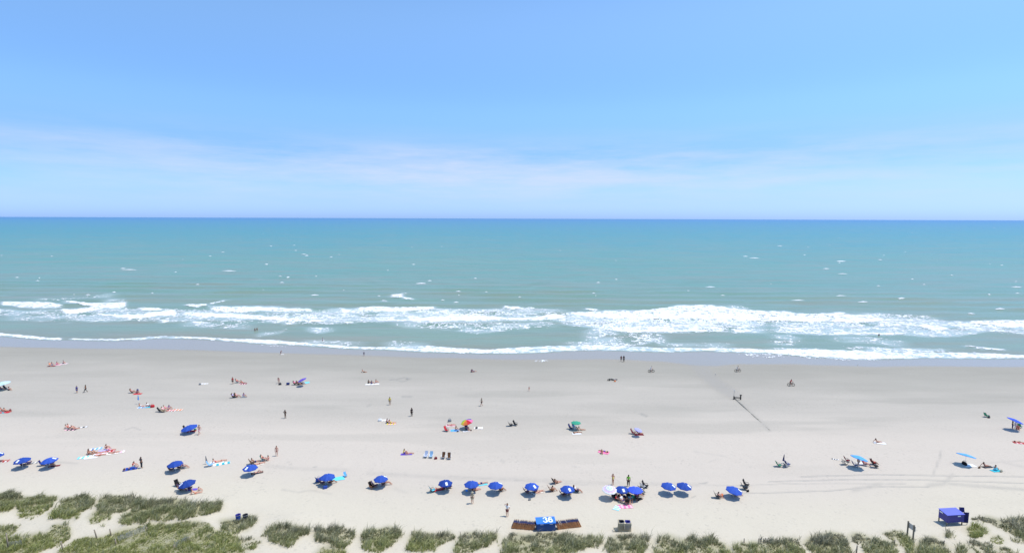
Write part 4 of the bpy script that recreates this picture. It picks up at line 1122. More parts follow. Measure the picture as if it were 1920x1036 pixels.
# ---- the two barrels in their slatted crate
def barrel(at, color, label, group=None, size=1.0, top='black'):
    o = thing('trash_barrel', at, random.uniform(0, 90), label, 'trash barrel', group, size)
    m_ = mat(color + '_barrel', C[color], .45, .12, 4.0, .4)
    link('drum', cached(('drum', color), lambda: MB().lathe([(0, 0), (.27, 0), (.285, .03), (.285, .27), (.30, .30), (.285, .33), (.285, .57), (.30, .60), (.285, .63), (.29, .86), (.305, .88), (.29, .90), (.265, .885), (.26, .05), (0, .04)], 20).mesh('drum', m_, True)), o)
    link('liner', cached(('liner', color), lambda: MB().lathe([(.31, .80), (.313, .905), (.262, .91), (.255, .70), (.25, .30), (0, .26)], 20).mesh('liner', mat(color + '_liner', (.035, .03, .22) if color == 'blue' else (.02, .02, .025), .35, .2, 12), True)), o)
    link('hoop', cached('hoop', lambda: MB().lathe([(.315, .86), (.325, .875), (.315, .89), (.305, .875), (.315, .86)], 20).mesh('hoop', mat('hoop_steel', C['steel'], .4), True)), o)
    return o
def crate():
    a = gp(1160.5, 996); b = gp(1183.5, 995.5); yaw = math.degrees(math.atan2(b.y - a.y, b.x - a.x))
    w = (b - a).length; mid = (a + b) / 2; D, H = .95, 1.10
    o = thing('barrel_crate', (mid.x, mid.y, min(a.z, b.z) - .02), yaw, 'weathered slatted wooden crate holding a black and a blue barrel', 'crate')
    n = 11
    sl = lambda hh, ln: (lambda: MB().box((0, 0, hh / 2), (.085, .022, hh)).mesh('slat', CW))
    for i in range(n):
        x_ = -w/2 + .05 + (w - .1) * i / (n - 1)
        link('slat', cached('cslat', sl(H, 0)), o, (x_, 0, 0), (0, R(rl.uniform(-.8, .8)), 0)); link('slat', cached('cslat', sl(H, 0)), o, (x_, D, 0))
    for j in range(5):
        for sx in (-1, 1): link('slat', cached('cslat', sl(H, 0)), o, (sx * w / 2, .11 + j * (D - .22) / 4, 0), (0, 0, R(90)))
    for sx in (-1, 1):
        for sy in (0, 1): link('post', MB().box((sx * (w/2 - .05), .05 if sy == 0 else D - .05, H / 2 - .02), (.07, .07, H + .04)).mesh('post', CW), o)
    for z_ in (.12, .98):
        for y_ in (-.022, D + .022): link('rail', MB().box((0, y_, z_), (w + .05, .022, .09)).mesh('rail', CW), o)
    link('top_frame', MB().box((0, .02, H + .02), (w + .08, .10, .03)).box((0, D - .02, H + .02), (w + .08, .10, .03)).box((-w/2, D/2, H + .02), (.10, D - .14, .03)).box((w/2, D/2, H + .02), (.10, D - .14, .03)).box((0, D/2, H + .02), (.22, D - .14, .03)).mesh('top_frame', CW), o)
    M = Matrix.Rotation(R(yaw), 3, 'Z')
    for sx, c, l in ((-1, 'dark', 'black trash barrel in the left half of the slatted crate'), (1, 'blue', 'blue trash barrel in the right half of the slatted crate')):
        p = Vector(o.location) + M @ Vector((sx * w * .25, D / 2, .16)); barrel(p, c, l, 'barrels in the crate', 1.12)
    # the low lath side frame
    q = gp(1151, 996); o2 = thing('lath_crate', q, yaw + 4, 'small low lath crate leaning against the left side of the barrel crate', 'crate')
    for i in range(5): link('lath', MB().box((i * .14, 0, .3), (.05, .025, .62)).mesh('lath', CW), o2)
    for z_ in (.06, .56): link('crossbar', MB().box((.28, -.026, z_), (.62, .025, .06)).mesh('crossbar', CW), o2)
    for i in range(2): link('brace', MB().box((.02 + i * .52, .25, .3), (.05, .5, .06)).mesh('brace', CW), o2)
crate()
for u, c, l in ((447, 'purple', 'violet blue trash barrel beside the brownish grass clump'), (460.5, 'dark', 'dark trash barrel with a black liner, right of the violet blue one')):
    p = gp(u, 976); barrel((p.x, p.y, p.z - .05), c if c != 'purple' else 'blue', l, 'pair of barrels in the grass', 1.05)
# ---- the rental cabin on legs
def cabin():
    FL, FR, BL = gp(1774.7, 985.6), gp(1806.4, 983.9), gp(1758.6, 975.8)
    ex = (FR - FL); ex.z = 0; ey = (BL - FL); ey.z = 0
    W, D = ex.length, ey.length; yaw = math.degrees(math.atan2(ex.y, ex.x))
    ang = math.atan2(ey.y, ey.x) - math.atan2(ex.y, ex.x)
    sh = D * math.cos(ang); D = D * math.sin(ang)                        # keep it square enough
    o = thing('rental_cabin', (FL.x, FL.y, (FL.z + FR.z) / 2), yaw, 'dark blue wooden rental cabin on four legs at the right, white plates on it', 'cabin')
    pb = mat('cabin_blue_paint', (.060, .054, .23), .55, .10, 1.5, .35); rf = mat('roof_blue_paint', (.13, .15, .56), .5, .06, 1.5, .35)
    sk_ = sh
    def P(x, y, z): return (x + sk_ * y / D, y, z)
    zb, zf, zr = .50, 1.46, 1.60
    q = MB(); q.add([P(0, 0, zb), P(W, 0, zb), P(W, D, zb), P(0, D, zb), P(0, 0, zf), P(W, 0, zf), P(W, D, zr), P(0, D, zr)], [(3, 2, 1, 0), (0, 1, 5, 4), (1, 2, 6, 5), (2, 3, 7, 6), (3, 0, 4, 7), (4, 5, 6, 7)])
    link('body', q.mesh('body', pb), o)
    q = MB(); e = .05
    q.add([P(-e, -e, zf + .005), P(W + e, -e, zf + .005), P(W + e, D + e, zr + .005), P(-e, D + e, zr + .005), P(-e, -e, zf + .05), P(W + e, -e, zf + .05), P(W + e, D + e, zr + .05), P(-e, D + e, zr + .05)],
          [(3, 2, 1, 0), (0, 1, 5, 4), (1, 2, 6, 5), (2, 3, 7, 6), (3, 0, 4, 7), (4, 5, 6, 7)])
    link('roof', q.mesh('roof', rf), o)
    wd = mat('leg_wood', (.16, .15, .10), .8, .2, 10)
    for x_, y_ in ((.06, .06), (W - .2, .06), (.06, D - .06), (W - .2, D - .06)):
        a = P(x_, y_, 0); link('leg', MB().box((a[0], a[1], zb / 2 - .08), (.10, .10, zb + .16)).mesh('leg', wd), o)
    link('plate', MB().box((W * .70, -.012, 1.28), (.42, .012, .16)).mesh('plate', plastic('white')), o)
    b = MB().box((0, 0, 0), (.012, .50, .16)).mesh('plate', plastic('white')); link('plate', b, o, Vector(P(-.012, D * .72, 1.38)), (0, 0, math.atan2(-sk_, D)))
    # floor skirt, front shutters propped open on the right hand side
    link('bottom_rail', MB().box((W / 2, -.02, zb + .04), (W + .02, .03, .09)).mesh('bottom_rail', pb), o)
    dk = mat('door_navy_paint', (.010, .012, .10), .5, .08, 2, .3)
    dr = link('door', MB().box((0, 0, 0), (.62, .05, 1.42)).mesh('door', dk), o, (W + .36, .10, .98), (0, 0, R(-12)))
    link('batten', MB().box((.04, -.036, 0), (.05, .02, 1.3)).mesh('batten', dk), dr)
    hb = link('shutter', MB().box((0, 0, 0), (.60, .05, .62)).mesh('shutter', dk), o, (P(W + .05, D * .62, 0)[0] + .35, D * .62, 1.62), (R(-15), 0, R(-12)))
    link('prop', MB().tube([(-.25, .03, 0), (-.6, .2, -.1)], .02, 5).mesh('prop', mat('pale_blue_paint', (.3, .5, .75), .5)), hb)
    link('counter', MB().box((0, 0, 0), (.30, D * .8, .05)).mesh('counter', rf), o, (W + sk_ * .5 + .20, D * .5, 1.18), (0, 0, math.atan2(-sk_, D)))
    lp = P(W + .62, .12, 0); link('door_leg', MB().tube([(lp[0], lp[1], -.15), (lp[0], lp[1] + .02, .5)], .03, 5).mesh('door_leg', wd), o)
cabin()
# ---- the notice board on two posts
def notice():
    a, b = gp(1700.9, 1003.5), gp(1711.7, 1011)
    d = b - a; yaw = math.degrees(math.atan2(d.y, d.x)); ln = math.hypot(d.x, d.y)
    o = thing('notice_board', a, yaw, 'grey wooden notice board on two tall posts seen from behind, among dune grass', 'sign')
    for x_ in (0, ln): link('post', MB().box((x_, 0, .85), (.13, .13, 2.2)).mesh('post', WD), o)
    bd = mat('weathered_board', (.62, .57, .49), .85, .2, 7)
    for k in range(4): link('board', MB().box((ln * .55, .085, 1.20 + k * .17), (ln * 1.22, .03, .163)).mesh('board', bd), o)
    for k in (0, 1): link('crossbar', MB().box((ln / 2, .11, 1.3 + k * .42), (ln * .9, .016, .07)).mesh('crossbar', WD), o)
notice()
# ---- sand fence posts and slat fences
def post(uf, vf, ut, vt, label, w=.11):
    p = gp(uf, vf); ppm = (vf - 408) / 40.
    h = max(.4, (vf - vt) / ppm); lx = (ut - uf) / ppm
    o = thing('fence_post', (p.x, p.y, p.z - .1), rl.uniform(-15, 15), label, 'post', 'old sand fence posts in the dune')
    link('timber', MB().tube([(0, 0, -.2), (lx * .4, 0, h * .5), (lx * 1.0, 0, h + .1)], [w * .62, w * .58, w * .5], 7).mesh('timber', WD, True), o)
    link('post_top', MB().lathe([(w * .52, 0), (w * .35, .03), (0, .04)], 7, (lx, 0, h + .098)).mesh('post_top', mat('silver_wood', (.25, .24, .22), .85, .2, 10)), o)
post(182, 1009, 178.5, 991.5, 'tall post leaning left on bare sand above the widest grass field', .13)
post(208.5, 1004, 206.5, 990.5, 'upright post at the sandy edge, just right of the leaning one', .13)
post(117.5, 1031, 116, 1014, 'post at the bottom left beside the sandy path', .12)
post(16, 1029, 15, 998, 'post at the end of the leftmost slat fence', .14)
post(218, 1021, 217, 1010, 'stub of a post at the lower end of the long slat fence', .14)
post(276.5, 996, 275, 987, 'dark post at the upper end of the long slat fence', .1)
post(357, 1014, 355, 1005, 'dark post at the upper end of the short slat fence in the field', .13)
post(327.5, 1029, 326.5, 1020, 'post at the lower end of the short slat fence in the field', .12)
post(1205, 1013, 1204.6, 1004, 'thin post at the right end of the grass below the barrel crate', .08)
post(1233, 1017, 1233.5, 1006, 'post standing at the sand gap right of the barrel crate grass', .09)
post(1395, 1017, 1395, 1008, 'post rising out of the grass left of the small leaning fence', .1)
post(1421, 1021, 1422, 1008, 'post at the left end of the small leaning fence', .09)
post(1605, 1038, 1606.5, 1021, 'wide topped post at the bottom edge left of the notice board', .15)
post(1676.5, 1020, 1677.5, 1011, 'post half hidden in grass left of the notice board', .11)
post(1769, 1020, 1770, 1012, 'short dark post right of the notice board', .12)
post(683, 1000, 682.5, 993, 'thin stake at the left edge of the heart shaped clump', .07)
post(772, 1001, 771.5, 994, 'thin stake at the top left of the clump with the yellowish side', .07)
post(863.5, 1004, 863, 996, 'thin stake at the left end of the clump beside the long row', .07)
post(930, 1004, 929.5, 996, 'thin stake at the right end of the clump beside the long row', .07)
def slat_fence(u0, v0, u1, v1, h, label, tilt=0, col=(.42, .40, .36)):
    a, b = gp(u0, v0), gp(u1, v1); d = b - a; ln = math.hypot(d.x, d.y)
    o = thing('slat_fence', a, math.degrees(math.atan2(d.y, d.x)), label, 'fence', 'old slat fences in the dune grass')
    q = MB(); n = int(ln / .11); wv = q
    M = Matrix.Rotation(math.atan2(d.y, d.x), 3, 'Z')
    for i in range(n):
        if rl.random() < .08: continue
        x_ = i * .11; g_ = M @ Vector((x_, 0, 0)); z_ = tz(a.x + g_.x, a.y + g_.y) - a.z + .12
        hh = h * rl.uniform(.8, 1.1)
        q.box((x_ + .03 * math.sin(i * .3), rl.uniform(-.02, .02), z_ + hh / 2), (.042, .014, hh), (R(rl.uniform(-6, 6) + tilt), R(rl.uniform(-7, 7)), 0))
    s_ = link('slats', q.mesh('slats', mat('bleached_lath', col, .85, .25, 9)), o); s_['kind'] = 'stuff'
    for zz in (.3, .8):
        pts = []
        for i in range(0, n, 3):
            g_ = M @ Vector((i * .11, 0, 0)); pts.append((i * .11, 0, tz(a.x + g_.x, a.y + g_.y) - a.z + .12 + h * zz))
        link('wire', MB().tube(pts, .006, 4).mesh('wire', plastic('steel')), o)
slat_fence(18, 1026, 45, 1024, .75, 'leftmost bleached slat fence sunk in green grass', 12)
slat_fence(222, 1016, 274, 996, .70, 'long bleached slat fence running up through the widest grass field')
slat_fence(329, 1027, 355, 1013, .70, 'short grey slat fence in the lower part of the widest grass field', 0, (.30, .30, .28))
slat_fence(1424, 1019, 1450, 1019, .65, 'small dark slat fence leaning in the grass, lower right of the middle', -10, (.13, .12, .10))
# ---- the storm drain outfall on the beach
def outfall():
    a = gp(1376, 748); b = gp(1388.5, 748.5)
    d = b - a; yaw = math.degrees(math.atan2(d.y, d.x)); ln = math.hypot(d.x, d.y)
    o = thing('outfall_frame', a, yaw, 'black timber frame at the seaward end of the drain pipe', 'pipe support')
    tm = mat('tarred_timber', (.02, .02, .018), .7, .2, 9)
    link('post', MB().tube([(0, 0, -.3), (0, 0, .72)], .13, 8).mesh('post', tm), o)
    link('post', MB().tube([(ln, 0, -.3), (ln, 0, 1.02)], .13, 8).mesh('post', tm), o)
    link('cap', MB().box((ln, 0, 1.04), (.42, .34, .12)).mesh('cap', tm), o)
    link('crossbeam', MB().box((ln / 2, -.16, .47), (ln + .2, .1, .20)).mesh('crossbeam', tm), o)
    o2 = thing('marker_pole', a + Vector((.02, .18, 0)), 0, 'thin grey marker pole with a white tip at the drain outfall', 'pole')
    link('shaft', MB().tube([(0, 0, -.2), (.05, 0, 2.0)], .035, 6).mesh('shaft', mat('galvanised', (.30, .31, .30), .5)), o2)
    link('tip', MB().box((.05, 0, 2.08), (.13, .06, .20)).mesh('tip', plastic('white')), o2)
    p0, p1 = gp(1378.5, 747), gp(1443, 805.5)
    o3 = thing('drain_pipe', p0, 0, 'long half buried drain pipe running up the beach from the outfall frame', 'pipe')
    n = 26; segs = []
    for i in range(n + 1):
        t = i / n; x_ = p0.x + (p1.x - p0.x) * t; y_ = p0.y + (p1.y - p0.y) * t
        sink = .05 + .265 * t ** .7 + .05 * math.sin(t * 17)
        segs.append((x_ - p0.x, y_ - p0.y, tz(x_, y_) - p0.z + .13 - sink))
    pm = mat('crusted_pipe', (.34, .31, .25), .85, .35, 1.2)
    for i in range(0, n, 2):
        link('pipe_section', MB().tube(segs[i:i + 3], .19, 10).mesh('pipe_section', pm, True), o3)
        if i: link('coupling', MB().tube([Vector(segs[i]) * .999, Vector(segs[i]) + (Vector(segs[i + 1]) - Vector(segs[i])).normalized() * .16], .225, 10).mesh('coupling', pm, True), o3)
outfall()
def gull(u, v, yaw, label):
    o = thing('gull', gp(u, v), yaw, label, 'bird', 'gulls standing on the sand')
    J = {'t': (0, .26, .20, .02, .015), 'b': (0, .08, .22, .07, .07), 'c': (0, -.08, .25, .07, .075), 'n': (0, -.15, .33, .035, .035), 'h': (0, -.19, .38, .04, .04)}
    link('body', cached('gull', lambda: skin_mesh('body', J, [('b', 't'), ('b', 'c'), ('c', 'n'), ('n', 'h')], 'b')), o).data.materials.clear()
    me = _pc['gull']
    if not me.materials: me.materials.append(plastic('white'))
    link('bill', MB().tube([(0, -.22, .38), (0, -.29, .365)], [.012, .003], 5).mesh('bill', plastic('yellow')), o)
    for sx in (-1, 1):
        link('wing', MB().box((sx * .066, .08, .24), (.02, .30, .08), (R(-6), 0, 0), taper=.7).mesh('wing', cloth('grey')), o)
        link('leg', MB().tube([(sx * .03, .02, .18), (sx * .03, .0, 0), (sx * .03, -.05, .0)], .006, 4).mesh('leg', plastic('yellow')), o)
gull(1342, 702.5, 60, 'white gull alone on wet sand between the two cyclists by the water')
gull(1608, 684.5, -40, 'white gull at the water edge right of the red shirted cyclist')
gull(764, 710.5, 30, 'small dark looking gull beside the ring shaped sand pit')

# ================================================================== WHO AND WHAT IS ON THE BEACH
P, K, T, U_ = person, chair, towel, umbrella
RG = 'blue rental umbrellas with white print'
def pair(u1, v1, u2, v2, yaw, where, color='navy'):
    K(u1, v1, yaw, 'left one of two navy chairs ' + where, color, 'wood', 'chairs under rental umbrellas')
    K(u2, v2, yaw + 4, 'right one of two navy chairs ' + where, color, 'wood', 'chairs under rental umbrellas')
# ---- the row of rental umbrellas, from left to right
U_(-8, 851, 'royal blue umbrella cut off by the left edge of the photo', patch=30, group=RG)
P(4, 864, 'supine', 110, 'briefs:red', 'person lying on a red towel under the cut off umbrella'); T(6, 864, 108, 'red towel at the left edge under the cut off umbrella', 'red', 'white')
U_(41, 861, 'royal blue umbrella with its white patch at lower centre, first complete one from the left', patch=268, group=RG, tilt=(4, 200), r=1.14)
pair(44, 873, 55, 869, 118, 'under the first complete umbrella from the left'); T(64, 867, 112, 'pale striped towel spread right of the first complete umbrella', 'cream', 'grey', .7, 1.7)
U_(92, 861, 'royal blue umbrella with its patch at the right, second complete one from the left', patch=18, group=RG, tilt=(5, 200), r=1.14)
pair(82, 872, 98, 870, 112, 'under the second complete umbrella from the left')
P(94, 874, 'chair', 112, 'swimsuit:sky', 'person in pale blue swimwear reclining under the second complete umbrella', 1, at=None, lift=-.02); T(102, 873, 110, 'maroon towel at the edge of the shade of the second complete umbrella', 'maroon', None, .6, 1.5)
U_(328, 867.5, 'royal blue umbrella without visible patch, beside a person reclining in a low chair', group=RG, tilt=(4, 200), r=1.14)
pair(322, 882, 337, 878, 112, 'under the patchless umbrella on the left half'); P(345, 877, 'chair', 100, 'swimsuit:navy', 'person in navy reclining at the right edge of the patchless umbrella shade', 1); K(345, 877, 100, 'low grey chair of the person right of the patchless umbrella', 'grey', 'steel')
U_(350, 904, 'royal blue umbrella with its patch lower left, nearest to the dune grass', patch=222, group=RG, tilt=(9, 215), r=1.16)
pair(341, 918, 356, 917, 108, 'under the umbrella nearest to the dune grass'); P(340, 921, 'chair', 115, 'shorts:dark shirt:dark', 'person in dark clothes seated in the shade of the umbrella nearest the dune', 2)
K(334, 911, 60, 'small black folding chair left of the umbrella nearest the dune', 'black', 'black'); P(366, 925, 'lean', 120, 'briefs:orange bikini_top:orange', 'person in an orange bikini sitting on the sand below the umbrella nearest the dune', 0, 'blond'); P(373, 919, 'sit', 100, 'swimsuit:white', 'child in white sitting just right of the orange bikini', 0, size=.7)
T(360, 917, 100, 'violet towel under the umbrella nearest the dune', 'purple', None, .7, 1.5)
U_(469, 874.5, 'royal blue umbrella with its patch low, two sunbathers behind and one below right', patch=250, group=RG, r=1.12)
P(477, 866, 'lean', 118, 'shorts:navy', 'person leaning back in dark shorts right behind the umbrella of the two sunbathers', 1); K(474, 869, 118, 'dark chair behind the umbrella of the two sunbathers', 'dark', 'wood'); P(486, 869, 'supine', 122, 'briefs:dark', 'person lying behind the umbrella, legs pointing right', 0); T(484, 870, 120, 'peach towel behind the umbrella of the two sunbathers', 'cream', None)
P(482, 886, 'kneeup', 120, 'briefs:navy', 'sunbather lying half in the shade, legs towards the lower right of the umbrella', 0); T(482, 886, 120, 'dark towel half in the shade of the umbrella of the two sunbathers', 'dark', None, .8, 1.7)
U_(614, 891.5, 'royal blue umbrella beside a turquoise windbreak cloth', group=RG, r=1.14)
pair(605, 907, 619, 906, 118, 'under the umbrella beside the turquoise cloth'); P(622, 906, 'chair', 122, 'briefs:brown', 'tanned person stretching their legs under the umbrella with the turquoise cloth', 2)
T(632, 897, 112, 'large turquoise cloth spread right of a royal blue umbrella', 'cyan', None, 1.2, 2.2); cooler(610, 915, 'small blue cooler in front of the umbrella with the turquoise cloth', 'blue', 'blue', 30); bag(597, 902, 'bright blue bag left of the umbrella with the turquoise cloth', 'blue', 1.5); K(599, 903, 140, 'bright blue low chair left of the umbrella with the turquoise cloth', 'blue', 'black')
K(648, 893, 40, 'small blue empty chair at the end of the turquoise cloth', 'sky', 'steel', size=.7)
U_(714, 895, 'royal blue umbrella with its patch at the right, alone between wide stretches of sand', patch=25, group=RG)
pair(704, 912, 719, 909, 100, 'under the lone umbrella left of centre'); K(698, 915, 60, 'dark empty chair at the left end of the lone umbrella shade', 'black', 'wood'); P(725, 908, 'chair', 95, 'briefs:dark', 'person at the right edge of the lone umbrella shade', 1)
U_(835, 903, 'royal blue umbrella with its patch at the lower right, a red towel to its left', patch=292, group=RG)
pair(834, 917, 843, 914, 110, 'under the umbrella with the red towel'); K(812, 921, 120, 'dark chair draped with a cyan towel left of an umbrella', 'cyan', 'black'); T(822, 917, 112, 'red towel left of the umbrella shade', 'red', None, .8, 1.6); P(817, 917, 'prone', 110, 'briefs:red', 'person lying face down on the red towel left of an umbrella', 0)
U_(884, 905, 'royal blue umbrella above the standing man in khaki', group=RG, r=1.1)
P(886, 919, 'chair', 115, 'swimsuit:lavender', 'person in lavender seated at the right of the khaki man umbrella', 0, 'blond'); K(886, 919, 115, 'navy chair of the person in lavender', 'navy', 'wood'); K(890, 915, 110, 'navy chair behind the person in lavender', 'navy', 'wood'); P(891, 919, 'lean', 120, 'briefs:orange', 'suntanned person beside the lavender swimsuit', 0)
T(875, 919, 10, 'small sky blue card shaped towel in the shade near the khaki man', 'sky', None, .3, .6)
P(904, 906, 'supine', 108, 'swimsuit:navy', 'sunbather in navy on a cyan towel behind an umbrella', 0); T(903, 907, 106, 'cyan towel of the navy sunbather behind an umbrella', 'cyan', None)
P(885.5, 943, 'stand', -15, 'shirt:khaki shorts:khaki', 'man in a khaki shirt and shorts standing in front of an umbrella', 1, hat='khaki')
U_(929, 907, 'royal blue umbrella with its patch at the right edge and an empty shadow', patch=18, group=RG, r=1.1)
P(939, 920, 'chair', 110, 'briefs:black', 'dark haired person seated right of the empty shadow', 2); K(939, 920, 110, 'black chair right of the empty shadow', 'black', 'wood')
P(951, 967, 'armup', -25, 'shirt:white shorts:maroon', 'woman in a white top and dark red shorts standing above the 36 box', 1, size=1.05)
U_(997, 909, 'royal blue umbrella with its patch low right, above a tiny grey object on the sand', patch=308, group=RG)
pair(988, 924, 1003, 922, 112, 'under the umbrella above the tiny grey object'); P(1010, 922, 'supine', 118, 'briefs:maroon', 'sunbather with legs sticking out right of the umbrella left of the 36 box line', 0); T(1008, 923, 116, 'pale towel of the sunbather with legs sticking out', 'cream', None, .7, 1.7)
bag(993, 937, 'tiny grey bag alone on open sand above the left chair stack', 'grey', .75)
P(1044, 905, 'lean', 125, 'briefs:maroon', 'reclining sunbather with stretched legs, left behind an umbrella', 0); K(1041, 905, 120, 'dark low chair of the sunbather with stretched legs', 'dark', 'wood')
P(1036, 920, 'sit', 105, 'briefs:brown', 'person hunched on the sand left of an umbrella', 1); K(1034, 920, 105, 'brown low chair of the hunched person', 'brown', 'wood')
U_(1064, 914, 'royal blue umbrella with its patch low centre, directly above the 36 box line', patch=292, group=RG)
pair(1056, 929, 1066, 926, 108, 'under the umbrella directly above the 36 box'); P(1061, 928, 'chair', 110, 'shirt:dark shorts:dark', 'person in dark clothes in the shade above the 36 box', 2); P(1082, 922, 'chair', 80, 'shirt:white shorts:navy', 'person in white and navy seated right of the umbrella above the 36 box', 1); K(1082, 922, 80, 'black chair of the person in white and navy', 'black', 'black')
# ---- the crowded family camp
U_(1143, 915.5, 'pink, white and lilac ringed umbrella at the left of the crowded family camp', r=1.08, hc=1.5, canopy='rings', rise=.34, tilt=(8, 280), n=10)
U_(1166, 915, 'royal blue umbrella with a low white patch in the middle of the crowded camp', patch=280, group=RG, hc=1.35, r=1.05)
U_(1191, 916, 'brighter cobalt blue umbrella without patch at the right of the crowded camp', 'royal', hc=1.5, r=1.10, rise=.30, n=10)
P(1149, 908, 'armup', 30, 'swimsuit:yellow', 'girl in a yellow swimsuit standing behind the ringed umbrella', 1); P(1178, 911, 'stand', 170, 'shirt:lime trousers:black', 'man in a bright green shirt and black trousers standing behind the camp', 2, size=1.06)
K(1206, 914, 130, 'dark chair with a white cloth at the upper right of the camp', 'white', 'black'); K(1211, 913, 60, 'black folding chair, furthest right in the camp', 'black', 'black'); K(1203, 920, 120, 'dark folding chair with a beige seat, right of the cobalt umbrella', 'cream', 'black'); K(1205, 925, 95, 'grey folding chair below the others at the right of the camp', 'grey', 'black')
for i, (u, v, c, l) in enumerate([(1152, 934, 'black', 'black chair at the left edge of the camp shade'), (1160, 932, 'maroon', 'maroon chair between the ringed and royal umbrellas'), (1170, 934, 'navy', 'navy chair in the middle of the camp shade'), (1180, 932, 'dark', 'dark grey chair under the cobalt umbrella'),
        (1188, 935, 'green', 'dark green chair under the cobalt umbrella'), (1194, 931, 'pink', 'pink chair at the right of the camp shade'), (1176, 943, 'black', 'black chair lowest in the camp')]):
    K(u, v, 100 + i * 11, l, c, 'black')
for u, v, ps, yw, wr, s_, hr, l in [(1156, 937, 'sit', 60, 'shirt:red shorts:black', 0, 'hair', 'person in a red top at the lower left of the camp shade'), (1168, 942, 'chair', 40, 'shirt:white shorts:navy', 0, 'blond', 'blond person in white at the lower middle of the camp'),
        (1174, 943, 'sit', 70, 'swimsuit:palepink', 0, 'hair', 'child in pale pink at the bottom of the camp'), (1182, 938, 'sit', 0, 'shirt:cyan shorts:dark', 1, 'hair', 'child in a pale turquoise top at the camp'), (1193, 928, 'chair', 95, 'swimsuit:pink', 1, 'hair', 'woman in hot pink under the cobalt umbrella'),
        (1197, 930, 'chair', 95, 'shirt:red shorts:dark', 1, 'hair', 'person in red beside the hot pink swimsuit'), (1163, 927, 'chair', 110, 'shirt:maroon shorts:black', 2, 'hair', 'person in maroon under the royal umbrella of the camp'), (1196, 937, 'lean', 120, 'trousers:black shirt:black', 2, 'hair', 'person in black lying at the lower right of the camp'),
        (1176, 930, 'chair', 70, 'shirt:white shorts:dark', 1, 'hair', 'person in a white shirt between the two plain umbrellas')]:
    P(u, v, ps, yw, wr, l, s_, hr)
T(1157, 952, -30, 'small cyan towel with a pale edge on the sand below the camp', 'cyan', 'white', .9, 1.2); T(1173, 949, 95, 'pink towel at the foot of the camp', 'palepink', 'pink', 1.0, 1.9); cooler(1182, 922, 'white cooler between the two plain umbrellas of the camp', 'white', 'white'); cooler(1187, 923, 'second white cooler, under the cobalt umbrella', 'white', 'white', 60, .9); bag(1150, 929, 'black bag at the left end of the camp', 'black', 1.1)
# ---- right half of the row
U_(1254, 908.5, 'royal blue umbrella, left of two close ones with overlapping edges', patch=-30, group=RG, tilt=(4, -20), r=1.12)
U_(1283, 908.5, 'royal blue umbrella, right of two close ones with overlapping edges', patch=-32, group=RG, tilt=(4, -20), r=1.12)
P(1347, 932, 'sit', 80, 'briefs:black bikini_top:black', 'person in a black bikini sitting left of the last rental umbrella', 0); K(1346, 933, 80, 'dark chair left of the last rental umbrella', 'dark', 'black'); bag(1353, 930, 'orange bag beside the black bikini', 'orange', 1.0)
U_(1377, 916.5, 'royal blue umbrella, furthest right with a white patch at its right edge', patch=-18, group=RG, tilt=(9, -25), r=1.18, hc=1.25)
K(1377, 929, 100, 'dark chair in the shade of the furthest right rental umbrella', 'black', 'wood'); P(1383, 929, 'chair', 100, 'swimsuit:black', 'person seated in the shade of the furthest right rental umbrella', 1)
K(1397, 917, 75, 'black folding chair, lower one right of the last rental umbrella', 'black', 'black'); K(1400, 911, 50, 'black folding chair, upper one right of the last rental umbrella', 'black', 'black'); bag(1402, 921, 'small black bag by the two black chairs', 'black', .8)
furled(1468, 868, 'narrow furled navy umbrella standing between two small chairs', 'navy', 1.6, (0, 5)); K(1461, 874, 90, 'dark green low chair left of the furled navy umbrella', 'green', 'black'); K(1477, 872, 100, 'navy low chair right of the furled navy umbrella', 'navy', 'steel'); K(1474, 875, 110, 'grey low chair lying in front of the navy low chair', 'grey', 'steel', size=.8)
T(1566, 860.5, 60, 'thin white board lying alone on the sand with a dark edge', 'white', 'dark', .35, 1.0)
K(1585, 870, 100, 'black chair with a beige towel left of the sky blue umbrella', 'cream', 'black'); K(1589, 865, 80, 'maroon chair left of the sky blue umbrella', 'maroon', 'black')
U_(1611.5, 856.5, 'sky blue umbrella tilted right over a standing person', 'sky', hc=1.85, r=1.22, tilt=(16, 20), rise=.3)
P(1609, 874, 'stand', 20, 'briefs:dark', 'person standing bare chested under the tilted sky blue umbrella', 2); K(1604, 874, 80, 'navy chair under the tilted sky blue umbrella', 'navy', 'steel'); T(1615, 868, 100, 'white towel behind the standing person under the sky blue umbrella', 'white', None, .8, 1.4)
P(1622, 872, 'chair', 60, 'shirt:red shorts:maroon', 'person in a red shirt seated right of the standing person', 0); K(1622, 872, 60, 'red chair right of the sky blue umbrella', 'red', 'steel')
P(1638, 870, 'chair', 90, 'shorts:red', 'person in red shorts further right of the sky blue umbrella', 2); K(1638, 870, 90, 'dark red chair further right of the sky blue umbrella', 'maroon', 'black'); K(1642, 876, 80, 'round looking black chair below the red shorts', 'black', 'black')
P(1645, 829, 'lean', 100, 'briefs:dark', 'sunbather on a white towel alone on the upper right sand', 1); T(1649, 830, 75, 'white towel alone on the upper right sand', 'white', None, .9, 1.9)
U_(1812, 852, 'pale sky blue umbrella tilted steeply over a white towel, right side', 'sky', hc=1.75, r=1.27, tilt=(17, 35), rise=.22)
T(1817, 872, 95, 'white towel right of the dark bag under the steep umbrella', 'white', None, 1.0, 1.9); bag(1808, 871, 'long black bag in the shade of the steep umbrella', 'black', 1.5, 95)
bag(1836, 877, 'small dark bag left of two sunbathers at the right', 'brown', .8); P(1847, 874, 'lean', 105, 'swimsuit:navy', 'person in navy leaning back, left of two sunbathers at the right', 1); T(1851, 875, 100, 'thin grey towel of the person in navy at the right', 'dark', None, .7, 1.7)
